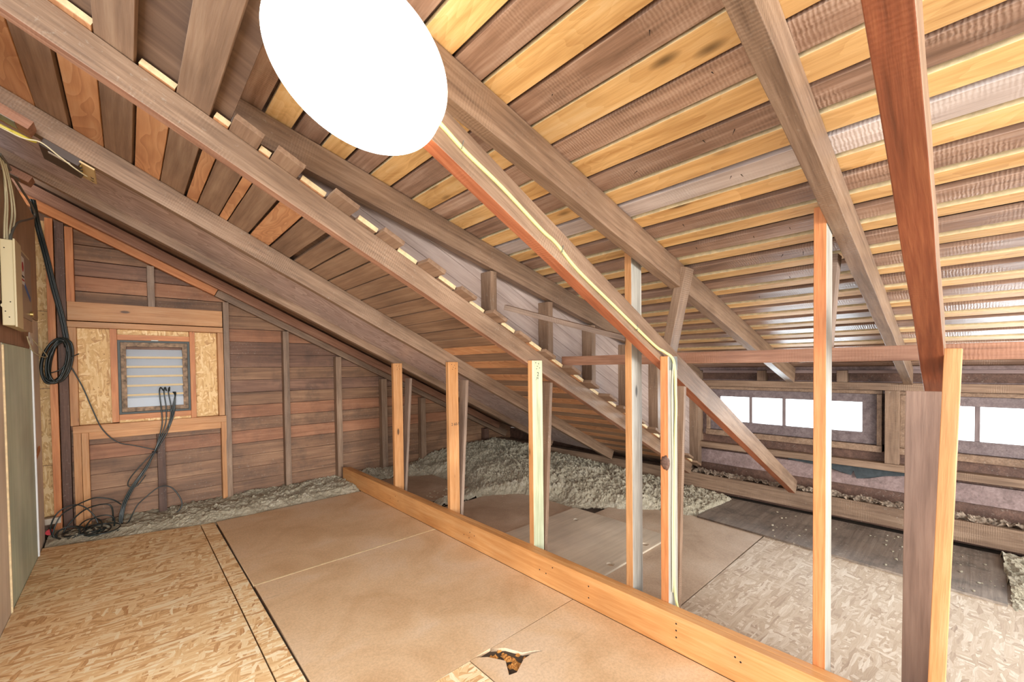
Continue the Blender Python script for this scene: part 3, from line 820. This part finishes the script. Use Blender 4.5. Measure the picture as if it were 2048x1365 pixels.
text('ink_stamp', '_M', 0.02, Matrix.Translation((1.840, 1.7995, 1.170)) @ MT, 'ink', p3)
for pp, yy in ((p1, 3.5995), (p2, 2.6995), (p3, 1.7995)):
    for (dx, z_) in ((0.03, 1.272), (0.055, 1.266), (0.045, 1.25), (0.065, 1.24), (0.038, 1.235)):
        cyl('nail_hole', (1.8125 + dx, yy, z_), (0, -1, 0), 0.003, 0.0006, 'hole', pp, 8)
# big knot on the cable post
bm = bmesh.new(); bmesh.ops.create_uvsphere(bm, u_segments=14, v_segments=10, radius=1)
for v_ in bm.verts:
    n_ = noise.noise(v_.co * 2.2) * 0.35; v_.co = v_.co * (1 + n_); v_.co.x *= 0.007; v_.co.y *= 0.022; v_.co.z *= 0.032
mesh_obj('bark_knot', bm, 'dark', p5, Matrix.Translation((1.813, 0.948, 0.80)), smooth=True)


M['brownprop'] = wood('smooth_brown_wood', (112, 86, 72), (140, 112, 96), (162, 134, 116), rough=0.5, var=0.06, grain=20)


def prop(y0, y1, xb, xt, zt, th, mat, label):
    b_ = Vector((xb, y0, 0.001)); t_ = Vector((xt, y0, zt))
    o = lum('prop', b_, t_ - b_, (0, 1, 0), (t_ - b_).length, y1 - y0, th, mat, seg=8, jit=0.001, bevel=0.002)
    return tag(o, label, 'prop')


prop(3.602, 3.69, 1.930, 2.005, 1.150, 0.024, 'grey', 'thin leaning grey prop right of the farthest short post')
prop(2.702, 2.79, 1.930, 2.005, 1.145, 0.024, 'grey', 'thin leaning grey prop right of the stamped post')
prop(1.802, 1.89, 1.930, 2.000, 1.145, 0.024, 'old', 'leaning brown prop with pale rough edge under the stepped board ends')
prop(0.935, 1.02, 1.932, 2.000, 1.145, 0.024, 'old', 'leaning brown prop right of the knotty cable post')
prop(0.062, 0.155, 1.930, 2.000, 1.150, 0.026, 'brownprop', 'wide brown prop under the nearest rafter, beside the leaning post')

# ------------------------------------------------------------------ floor sheets
def sheet(name, poly, z1, th, mat, label, cat, holes=(), grp=None):
    o = slab(name, poly, z1 - th, z1, mat, None, holes); return tag(o, label, cat, grp)


sheet('strand_board_sheet', [(-0.468, -2.4), (0.412, -2.4), (0.409, 4.205), (-0.468, 4.44)], 0, 0.014, 'osb', 'big strand board floor sheet at lower left beside the green panel', 'floor sheet')
sheet('strand_board_sheet', [(0.418, -2.4), (0.505, -2.4), (0.503, 4.185), (0.415, 4.203)], 0, 0.014, 'osb', 'narrow strand board strip beside the dark floor gap', 'floor sheet')
sheet('particle_board_sheet', rect(0.517, 2.802, 1.733, 4.19), 0, 0.014, 'part', 'farthest particle board sheet on this side of the sill, near the gable wall', 'floor sheet')
ms = sheet('particle_board_sheet', rect(0.517, 1.437, 1.733, 2.798), 0, 0.014, 'part', 'middle particle board sheet with water rings on this side of the sill', 'floor sheet')
box('pale_seam', (0.517, 2.792, 0.0), (1.733, 2.806, 0.0006), 'cream', ms, 'x', bevel=0)
brk = [(1.10, 1.4335), (1.163, 1.432), (1.213, 1.393), (1.248, 1.317), (1.302, 1.286), (1.325, 1.262), (1.27, 1.285), (1.224, 1.285), (1.149, 1.248), (1.115, 1.258), (1.16, 1.33), (1.12, 1.40)]
sheet('particle_board_sheet', [(1.05, -2.4), (1.733, -2.4), (1.733, 1.433), (1.163, 1.433)] + brk[2:12] + [(1.08, 1.433), (1.05, 1.433)], 0, 0.014, 'part', 'nearest particle board sheet with a broken-out corner', 'floor sheet')
sheet('strand_board_sheet', rect(0.517, -2.4, 1.046, 1.433), 0, 0.014, 'osb', 'strand board piece at the bottom edge next to the broken corner', 'floor sheet')
# broken core left lying in the hole
bm = bmesh.new()
for i in range(46):
    rnd = random.Random(i + 50)
    t = rnd.random(); cx_, cy_ = 1.12 + rnd.random() * 0.13, 1.27 + rnd.random() * 0.14
    s = 0.006 + rnd.random() * 0.012
    if not (1.262 < cy_ - (cx_ - 1.12) * 0.1 < 1.42): continue
    vs0 = [bm.verts.new((cx_ + math.cos(a) * s * rnd.uniform(.6, 1.2), cy_ + math.sin(a) * s * rnd.uniform(.6, 1.2), -0.014)) for a in [k_ * 1.2566 for k_ in range(5)]]
    vs1 = [bm.verts.new((v_.co.x * 0.2 + cx_ * 0.8, v_.co.y * 0.2 + cy_ * 0.8, -0.014 + rnd.uniform(0.003, 0.010))) for v_ in vs0]
    bm.faces.new(vs1); bm.faces.new(vs0[::-1])
    for k_ in range(5): bm.faces.new((vs0[k_], vs0[(k_ + 1) % 5], vs1[(k_ + 1) % 5], vs1[k_]))
crumb = mesh_obj('board_crumbs', bm, 'crumb'); tag(crumb, 'yellow crumbled board core in the broken corner of the floor', 'debris'); crumb['kind'] = 'stuff'

sheet('particle_board_sheet', rect(1.83, 1.016, 3.42, 2.15), 0, 0.014, 'partb', 'grey particle board sheet under the plywood with finger holes', 'floor sheet')
sheet('strand_board_sheet', rect(1.815, -2.4, 4.05, 1.008), 0, 0.014, 'osbg', 'greyish strand board sheet behind the sill at lower right', 'floor sheet')
sheet('particle_board_sheet', rect(1.83, 2.16, 2.87, 3.18), 0, 0.014, 'partb', 'dusty particle board sheet between the stamped post and the fluff', 'floor sheet')
sheet('particle_board_sheet', rect(1.83, 3.42, 2.60, 4.45), 0, 0.014, 'partb', 'farthest dusty particle board sheet behind the far end of the sill', 'floor sheet')


def circ(cx_, cy_, r_): return [(cx_ + r_ * math.cos(-k_ * math.pi / 10), cy_ + r_ * math.sin(-k_ * math.pi / 10)) for k_ in range(20)]


sheet('plywood_sheet', rect(1.915, 1.46, 2.862, 2.335), 0.0135, 0.0125, 'pply', 'pale plywood sheet with three finger holes behind the sill', 'floor sheet', [circ(2.641, 2.144, .022), circ(2.612, 1.516, .024), circ(2.195, 1.512, .025)])
sheet('dark_plywood_sheet', [(3.27, -0.13), (4.08, -0.15), (4.09, 1.50), (3.41, 1.51)], 0.0135, 0.0125, 'dply', 'dark dusty plywood sheet lying below the windows', 'floor sheet')

# ------------------------------------------------------------------ blown insulation (one mass each)
def sm(a_, b_, x): t = min(1, max(0, (x - a_) / (b_ - a_))); return t * t * (3 - 2 * t)


M['dustfluff'] = plain('eave_dust', (138, 122, 106), 0.95, 0, 60, 0.5, 0.1)


def fluff(name, x0, x1, y0, y1, step, hf, label, mat='fluff'):
    nx = int((x1 - x0) / step) + 1; ny = int((y1 - y0) / step) + 1
    bm = bmesh.new(); G = {}
    for i in range(nx):
        for j in range(ny):
            x = x0 + (x1 - x0) * i / (nx - 1); y = y0 + (y1 - y0) * j / (ny - 1)
            h = hf(x, y)
            p = Vector((x, y, 0.3))
            nn = 0.040 * (0.5 - abs(noise.noise(p * 8))) + 0.026 * (0.5 - abs(noise.noise(p * 19 + Vector((3, 3, 3))))) + 0.020 * noise.noise(p * 45) + 0.014 * noise.noise(p * 95)
            if h is None: continue
            z = h + nn * min(1.0, max(0.25, (h + 0.02) / 0.06)) if h > -0.014 else h
            G[i, j] = bm.verts.new((x + noise.noise(p * 33 + Vector((9, 0, 0))) * 0.006, y + noise.noise(p * 33 + Vector((0, 9, 0))) * 0.006, z))
    for i in range(nx - 1):
        for j in range(ny - 1):
            ks = [(i, j), (i + 1, j), (i + 1, j + 1), (i, j + 1)]
            if all(k_ in G for k_ in ks) and max(G[k_].co.z for k_ in ks) > -0.0145: bm.faces.new([G[k_] for k_ in ks])
    for v_ in [v_ for v_ in bm.verts if not v_.link_faces]: bm.verts.remove(v_)
    o = mesh_obj(name, bm, mat, smooth=False); tag(o, label, 'insulation'); o['kind'] = 'stuff'
    return o


def xb(y):
    P = ((-1.2, 3.25), (-0.14, 3.25), (-0.13, 4.10), (1.46, 4.08), (1.52, 3.42), (2.05, 3.15), (2.45, 2.95), (3.0, 2.82), (3.2, 2.5), (3.25, 2.0), (3.36, 2.0), (3.45, 2.65), (4.2, 2.6), (4.45, 2.3), (4.5, 1.85), (5, 1.8))
    for (a_, b_), (c_, d_) in zip(P, P[1:]):
        if a_ <= y <= c_: return b_ + (d_ - b_) * (y - a_) / (c_ - a_)
    return 1.8


def h_back(x, y):
    e = x - xb(y) - noise.noise(Vector((x * 4, y * 4, 1))) * 0.07
    if e < -0.05: return None
    top = 0.03 + 0.10 * sm(1.5, 3.2, y) * sm(2.5, 3.3, x) + 0.05 * sm(3.2, 4.4, y) * sm(3.0, 3.9, x)
    lump = noise.noise(Vector((x * 3.2, y * 3.2, 4))) * 0.035 * sm(1.2, 2.4, y)
    if x > 4.0: top *= 1 - 0.6 * sm(4.0, 4.1, x)
    h = -0.013 + (top + 0.013 + lump) * sm(-0.05, 0.22, e)
    rz = zo(x) - 0.02                           # stays under the rafters
    return min(h, rz)


fluff('insulation', 1.83, 4.098, -0.95, 4.84, 0.011, h_back, 'grey fluffy blown insulation heaped behind the sill up to the eave')


def h_gab(x, y):
    yb = 4.205 if x > 0.41 else 4.205 + (0.41 - x) * 0.268
    e = y - yb - 0.02 - noise.noise(Vector((x * 6, y * 6, 7))) * 0.035
    if x > -0.02: e += 0.015
    amp = 0.026 if x > 0.25 else 0.012
    return -0.013 + (amp + 0.013 + noise.noise(Vector((x * 5, y * 5, 2))) * 0.012) * sm(-0.03, 0.12, e)


fluff('insulation', -0.46, 1.73, 4.15, 4.85, 0.012, h_gab, 'thin crumbly insulation along the foot of the gable wall')


def h_plate(x, y):
    return 0.1765 + (0.014 if x > 4.15 else 0.003) * (0.6 + noise.noise(Vector((x * 9, y * 7, 3)))) - 0.05 * sm(4.2, 4.3, x)


fluff('insulation', 4.11, 4.33, -0.9, 1.95, 0.012, h_plate, 'dusty debris and fluff lying on top of the eave plate', 'dustfluff')

# loose tufts on the sheets
bm = bmesh.new()
rt = random.Random(5)
for (cx_, cy_, n_, sp) in ((2.25, 3.30, 60, .12), (2.45, 3.55, 40, .10), (2.9, 3.1, 30, .1), (3.9, 0.25, 22, .14), (3.7, 0.9, 24, .2), (3.5, 0.1, 40, .14)):
    for i in range(n_):
        x_, y_ = rt.gauss(cx_, sp), rt.gauss(cy_, sp); s_ = rt.uniform(.003, .010)
        zt_ = 0.014
        m_ = Matrix.Translation((x_, y_, zt_ + s_ * 0.3)) @ Matrix.Diagonal((s_ * rt.uniform(.7, 1.8), s_, s_ * .5, 1))
        bmesh.ops.create_icosphere(bm, subdivisions=1, radius=1, matrix=m_)
tf = mesh_obj('insulation_tufts', bm, 'fluff'); tag(tf, 'scattered crumbs of insulation lying on the sheets behind the sill', 'insulation'); tf['kind'] = 'stuff'

# ------------------------------------------------------------------ left partition with its panels
wl = box('wall_left', (-0.66, 1.95, -0.10), (-0.64, 4.86, 2.465), 'dark', None, 'z', bevel=0); structure(wl, 'left partition of painted and bare panels')
def lp_(name, y0, y1, z0, z1, mat, x1=-0.470, x0=-0.490, grain='z', bevel=0.002): return box(name, (x0, y0, z0), (x1, y1, z1), mat, wl, grain, bevel=bevel)
lp_('painted_panel', 3.372, 4.262, -0.012, 1.405, 'green')
lp_('painted_panel', 2.0, 3.360, -0.012, 1.405, 'pale')
lp_('painted_edge', 3.361, 3.371, -0.012, 1.395, 'cream', -0.463)
lp_('painted_edge', 4.263, 4.290, -0.012, 1.400, 'white', -0.462)
lp_('side_panel', 4.291, 4.640, -0.012, 1.62, 'pale', -0.474)
lp_('upper_panel', 2.0, 4.640, 1.625, 2.385, 'card', -0.472)
lp_('upper_panel', 2.0, 4.30, 1.408, 1.624, 'redold', -0.478)
lum('wooden_tag', (-0.4695, 4.28, 0.655), (0, 1, 0.25), (0, 0, 1), 0.17, 0.035, 0.008, 'orange', wl)

# electric panel
ep = empty('electric_panel', (-0.47, 3.40, 1.49)); tag(ep, 'cream metal breaker box mounted high on the left partition', 'electric panel')
box('cabinet', (-0.4695, 3.40, 1.497), (-0.424, 3.90, 1.945), 'pcream', ep, bevel=0.003)
box('cover_plate', (-0.4235, 3.385, 1.490), (-0.416, 3.56, 1.950), 'pcream', ep, bevel=0.001)
dr = box('door', (-0.4235, 3.561, 1.560), (-0.4185, 3.895, 1.925), 'pgrey', ep, bevel=0.001)
box('cover_plate', (-0.4235, 3.561, 1.490), (-0.4195, 3.895, 1.558), 'card', ep, bevel=0.001)
MX = Matrix(((0, 0, 1, 0), (1, 0, 0, 0), (0, 1, 0, 0), (0, 0, 0, 1)))
stk = box('warning_sticker', (-0.4184, 3.565, 1.745), (-0.4179, 3.66, 1.90), 'paper', dr, bevel=0)
cyl('sticker_dot', (-0.4179, 3.612, 1.845), (1, 0, 0), 0.028, 0.0003, 'red', ep)
for k_ in range(2): box('sticker_line', (-0.4179, 3.575, 1.765 + k_ * 0.02), (-0.4176, 3.65, 1.775 + k_ * 0.02), 'red' if k_ == 0 else 'ink', ep, bevel=0)
lum('tape_strip', (-0.4183, 3.66, 1.735), (0, 1, -0.35), (0, 0, 1), 0.19, 0.03, 0.0004, 'blue', dr, bevel=0)
cyl('latch', (-0.4185, 3.83, 1.60), (1, 0, 0), 0.014, 0.012, 'brass', dr)
for (x_, z_) in ((-0.455, 1.90), (-0.440, 1.62), (-0.458, 1.57), (-0.445, 1.54)): cyl('screw_hole', (x_, 3.3998, z_), (0, -1, 0), 0.003, 0.0006, 'hole', ep, 8)
cyl('knockout', (-0.462, 3.3998, 1.60), (0, -1, 0), 0.012, 0.0006, 'pcream', ep, 16)

# paper tag on a string below the box
tagp = lum('paper_tag', (-0.452, 4.02, 1.470), (0, 1, -0.3), (0, 0, 1), 0.16, 0.035, 0.002, 'paper'); tag(tagp, 'small paper tag below the breaker box', 'tag')
tube('white_wire', [(-0.455, 4.0, 1.475), (-0.452, 4.05, 1.43), (-0.45, 4.18, 1.385), (-0.44, 4.45, 1.36), (-0.43, 4.62, 1.365), (-0.44, 4.45, 1.41), (-0.452, 4.14, 1.47)], 0.003, 'wcab')
tag(bpy.data.objects['white_wire'], 'thin white wire loop hanging below the breaker box', 'wire')

# cream cables and a grey one above the box
for i, pts in enumerate(([(3.348, 2.358), (3.461, 2.322), (3.485, 2.172), (3.435, 2.027), (3.42, 1.95)], [(3.30, 2.355), (3.44, 2.30), (3.50, 2.172), (3.46, 2.027), (3.45, 1.95)],
                         [(3.37, 2.352), (3.53, 2.27), (3.59, 2.14), (3.50, 2.01), (3.48, 1.95)], [(3.406, 2.354), (3.578, 2.255), (3.64, 2.135), (3.53, 2.005), (3.51, 1.95)])):
    o = tube('cream_cable', [(-0.455 + 0.004 * i, p[0], p[1]) for p in pts], 0.0045, 'wcab', n=6)
    tag(o, 'cream electric cable in the bunch dropping into the breaker box', 'cable', 'cream cables above the breaker box')
o = tube('grey_cable', [(-0.44, 3.274, 2.339), (-0.44, 3.455, 2.35), (-0.44, 3.586, 2.342), (-0.44, 3.892, 2.350), (-0.435, 4.203, 2.345), (-0.435, 4.278, 2.30), (-0.44, 4.037, 2.214), (-0.44, 3.686, 2.104), (-0.44, 3.50, 2.00), (-0.44, 3.46, 1.95)], 0.006, 'gcab')
tag(o, 'single grey cable looping beside the cream bunch', 'cable')

# ------------------------------------------------------------------ black box with tan terminal plate on the second rafter
tb = empty('transformer_box', (-0.18, 2.72, zo(-0.18) - 0.02)); tag(tb, 'small black transformer with tan terminal plate on the brown rafter', 'transformer')
fb = Vector((-0.262, 2.75, zo(-0.262) - 0.042))
lum('case', fb, SO, (0, 1, 0), 0.135, 0.17, 0.040, 'bbox', tb, bevel=0.004)
lum('terminal_plate', fb + SO * 0.137 + Vector((0, -0.002, 0.022)), SO, (0, 1, 0), 0.055, 0.20, 0.008, 'tan', tb, bevel=0.001)
pap = lum('label', fb + SO * 0.03 + Vector((0, 0.02, -0.0012)), SO, (0, 1, 0), 0.075, 0.022, 0.001, 'paper', tb, bevel=0)
for k_ in range(3):
    c_ = fb + SO * 0.142 + Vector((0, 0.02 + k_ * 0.04, 0.020)); cyl('terminal_screw', c_, (0, 0, -1), 0.005, 0.010, 'brass', tb, 10)
    tube('terminal_wire', [c_ + Vector((-0.012, 0, -0.004)), c_ + Vector((-0.004, 0.004, -0.014)), c_ + Vector((0.004, 0.008, -0.012)), c_ + Vector((0.002, 0.002, -0.004))], 0.0015, 'black', tb, n=6, sub=4)
MB_ = frame(fb + SO * 0.186 + Vector((0, 0.12, 0.0205)), -SO, (0, 1, 0))
text('plate_letter', 'R', 0.024, MB_, 'ink', tb)
text('plate_letter', 'A', 0.024, frame(fb + SO * 0.186 + Vector((0, 0.16, 0.0205)), -SO, (0, 1, 0)), 'ink', tb)
o = tube('yellow_cable', [(-0.60, 2.72, 2.38), (-0.37, 2.72, 2.275), (-0.33, 2.73, 2.262), (-0.295, 2.75, 2.256), (-0.272, 2.78, 2.262)], 0.008, 'ycab'); tag(o, 'bright yellow cable arriving at the black transformer', 'cable')
o = tube('white_wire', [(-0.60, 2.71, 2.36), (-0.37, 2.70, 2.262), (-0.30, 2.70, 2.235), (-0.25, 2.70, 2.235), (-0.20, 2.715, 2.20), (-0.15, 2.75, 2.17), (-0.115, 2.81, 2.165)], 0.003, 'wcab'); tag(o, 'thin white wire crossing the black transformer to its plate', 'wire')

# metal joist corners at the upper left
for (cx_, cy_, lab) in ((-0.40, 3.52, 'galvanised metal corner on a red block end beside the third rafter'), (-0.30, 2.62, 'galvanised metal corner on a red block at the left picture edge')):
    bl = lum('rafter_block', (cx_ - 0.12, cy_, zo(cx_ - 0.12) - 0.045), SO, (0, 1, 0), 0.16, 0.09, 0.04, 'redold'); tag(bl, lab, 'block')
    lum('metal_corner', (cx_ - 0.12, cy_ - 0.002, zo(cx_ - 0.12) - 0.047), SO, (0, 1, 0), 0.12, 0.070, 0.0015, 'galv', bl, bevel=0)

# ------------------------------------------------------------------ pale yellow cable from the lamp down the knotty post
pts = [(0.560, 0.968, 1.935), (0.633, 0.968, 1.905), (0.721, 0.968, 1.855), (0.855, 0.968, 1.794), (1.025, 0.968, 1.703), (1.099, 0.968, 1.671), (1.212, 0.968, 1.598), (1.448, 0.967, 1.484), (1.740, 0.962, 1.341), (1.80, 0.945, 1.310), (1.845, 0.925, 1.275), (1.862, 0.924, 1.20), (1.868, 0.925, 1.131), (1.872, 0.925, 1.043), (1.862, 0.925, 0.90), (1.852, 0.925, 0.633), (1.846, 0.925, 0.361), (1.850, 0.922, 0.20), (1.872, 0.91, 0.08), (1.91, 0.90, 0.02)]
o = tube('lamp_cable', pts, 0.0065, 'ygcab', n=8, sub=6); tag(o, 'pale yellow cable stapled along the lamp rafter and down the knotty post', 'cable')
for (x_, z_) in ((0.70, 1.868), (1.12, 1.655), (1.60, 1.408)): lum('staple', (x_, 0.959, z_ - 0.012), (0.3, 0, 1), (0, 1, 0), 0.026, 0.004, 0.0015, 'galv', o, bevel=0)
o2 = tube('white_wire', [(1.850, 0.926, 1.27), (1.838, 0.926, 1.10), (1.842, 0.926, 0.8), (1.836, 0.926, 0.5), (1.836, 0.926, 0.2)], 0.003, 'wcab'); tag(o2, 'thin white wire running down the knotty post beside the yellow cable', 'wire')
br = box('post_bracket', (1.826, 0.9312, 1.225), (1.900, 0.9325, 1.288), 'galv', p5, bevel=0)

# ------------------------------------------------------------------ black cables
def jig(pts, s, rnd): return [(p[0] + rnd.uniform(-s, s), p[1] + rnd.uniform(-s, s), p[2] + rnd.uniform(-s, s)) for p in pts]


hank = empty('hanging_cable_coil', (-0.385, 4.70, 1.45)); tag(hank, 'thick coil of black cable hung on the studs beside the vent', 'cable coil')
rc_ = random.Random(3)
for i in range(5):
    b_ = [(-0.475, 4.60, 2.50), (-0.462, 4.70, 2.34), (-0.428, 4.71, 2.13), (-0.395, 4.72, 1.90), (-0.362, 4.73, 1.70), (-0.345, 4.735, 1.56), (-0.335, 4.74, 1.44)]
    tube('cable_run', [(p[0] + (i - 2) * 0.006, p[1] - (i % 2) * 0.008, p[2]) for p in b_], 0.0055, 'black', hank, n=6, sub=4)
for i in range(11):
    ph = rc_.uniform(0, 1); cxx = -0.385 + rc_.uniform(-.018, .018); a_ = 0.062 + rc_.uniform(-.022, .016); b_ = 0.168 + rc_.uniform(-.025, .012)
    pts = []
    for k_ in range(15):
        th = ph + k_ / 13 * 2 * math.pi
        dx, dz = a_ * math.cos(th), b_ * math.sin(th)
        pts.append((cxx + dx + dz * 0.16, 4.735 - 0.006 * i + 0.01 * math.sin(th * 2 + i), 1.335 + rc_.uniform(-.006, .006) + dz))
    tube('cable_loop', pts, 0.0068, 'black', hank, n=6, sub=4)
tube('cable_tie', [(-0.44, 4.70, 1.26), (-0.42, 4.685, 1.245), (-0.37, 4.68, 1.27), (-0.33, 4.685, 1.33), (-0.30, 4.69, 1.37), (-0.27, 4.70, 1.39)], 0.004, 'black', hank, n=6)

o = tube('black_cable', [(-0.327, 4.735, 1.313), (-0.258, 4.735, 1.128), (-0.207, 4.735, 0.947), (-0.153, 4.735, 0.781), (-0.068, 4.73, 0.669), (0.038, 4.73, 0.626), (0.165, 4.72, 0.575)], 0.0045, 'black'); tag(o, 'single black cable sagging from the coil to the bundle below the vent', 'cable')
bun = empty('cable_bundle', (0.16, 4.72, 0.56)); tag(bun, 'bundle of black cables looping up over the vent sill and down to the floor', 'cable bundle')
for i in range(3):
    up_ = [(0.215, 1.02, 'a'), (0.235, 1.08, 'a'), (0.285, 1.10, 'b')][i]
    xo = i * 0.03
    pts = [(0.235 + 0.02 * i, 4.80, 1.075 - i * 0.003), (0.215 + xo, 4.765, 1.105), (0.206 + xo, 4.745, 1.06), (0.214 + xo * 1.1, 4.74, 0.93), (0.218 + xo * 0.8, 4.735, 0.80), (0.195 + xo * 0.35, 4.725, 0.68), (0.160, 4.715, 0.56), (0.100 + 0.008 * i, 4.70, 0.44), (0.02 + 0.008 * i, 4.69, 0.307), (-0.036 + 0.006 * i, 4.68, 0.194), (-0.067 + 0.008 * i, 4.66, 0.09), (-0.070 + 0.008 * i, 4.64, 0.012)]
    tube('cable_run', pts, 0.005, 'black', bun, n=6, sub=5)
    tube('cable_run', [(0.300 + 0.008 * i, 4.79, 1.06), (0.312, 4.76, 1.02), (0.300 - 0.01 * i, 4.75, 0.87), (0.255, 4.74, 0.73), (0.19, 4.72, 0.60), (0.150, 4.70, 0.53), (0.09, 4.69, 0.42), (0.005 + 0.01 * i, 4.68, 0.29), (-0.050 + 0.01 * i, 4.67, 0.16), (-0.075 + 0.01 * i, 4.65, 0.02)], 0.005, 'black', bun, n=6, sub=5)
tube('cable_run', [(0.16, 4.71, 0.56), (0.08, 4.70, 0.47), (0.0, 4.70, 0.36), (-0.01, 4.70, 0.30), (0.04, 4.70, 0.29), (0.10, 4.70, 0.37)], 0.0045, 'black', bun, n=6)
cyl('cable_tie', (0.160, 4.712, 0.548), (0.4, 0, 1), 0.019, 0.012, 'ink', bun)
pile = empty('floor_cable_pile', (-0.2, 4.5, 0.0)); tag(pile, 'tangle of black cable loops lying on the floor below the vent', 'cable pile')
for pts in ([(-0.061, 0.012), (-0.018, 0.025), (0.034, 0.14), (0.08, 0.189), (0.179, 0.263), (0.253, 0.252), (0.306, 0.175), (0.328, 0.09), (0.288, 0.03), (0.19, 0.01)],
            [(-0.057, 0.187), (-0.104, 0.239), (-0.19, 0.274), (-0.259, 0.257), (-0.331, 0.218), (-0.385, 0.177), (-0.419, 0.1), (-0.426, 0.04), (-0.39, 0.008)],
            [(-0.107, 0.05), (-0.108, 0.149), (-0.134, 0.196), (-0.209, 0.197), (-0.277, 0.166), (-0.339, 0.102), (-0.373, 0.05), (-0.385, 0.006)],
            [(-0.10, 0.02), (-0.10, 0.09), (-0.15, 0.125), (-0.22, 0.11), (-0.26, 0.05), (-0.27, 0.008)],
            [(-0.43, 0.01), (-0.44, 0.10), (-0.41, 0.19), (-0.35, 0.235), (-0.28, 0.22), (-0.22, 0.14), (-0.19, 0.06)]):
    y_ = rc_.uniform(4.58, 4.66)
    tube('cable_loop', [(p[0], y_ - 0.02 * math.sin(k_), max(0.012, p[1])) for k_, p in enumerate(pts)], 0.005, 'black', pile, n=6)
for i in range(12):
    cx_, cy_ = rc_.uniform(-0.36, -0.12), rc_.uniform(4.52, 4.60); a_, b_ = rc_.uniform(.05, .13), rc_.uniform(.03, .10); ph = rc_.uniform(0, 6); tl = rc_.uniform(0.0, .09) if i < 7 else 0.0
    pts = []
    for k_ in range(13):
        th = ph + k_ / 12 * 5.9
        x_ = max(-0.45, cx_ + a_ * math.cos(th)); y_ = max(4.225 + max(0, (0.41 - x_) * 0.268) - 0.02, cy_ + b_ * math.sin(th))
        pts.append((x_, min(4.74, y_), 0.012 + 0.004 * (i % 5) + tl * (1 + math.sin(th)) * 0.5))
    tube('cable_loop', pts, 0.005, 'black', pile, n=6, sub=4)
for i in range(4): tube('cable_end', [(-0.08, 4.50 - 0.02 * i, 0.02), (-0.02, 4.47 + 0.02 * i, 0.018), (0.03 + 0.02 * i, 4.48 + 0.02 * i, 0.014), (0.06 + 0.02 * i, 4.52, 0.016)], 0.004, 'black', pile, n=6)
rp = cyl('red_plug', (-0.452, 4.66, 0.055), (0, -1, 0), 0.020, 0.03, 'plug'); tag(rp, 'small red plastic cap on the floor by the left partition', 'cap')
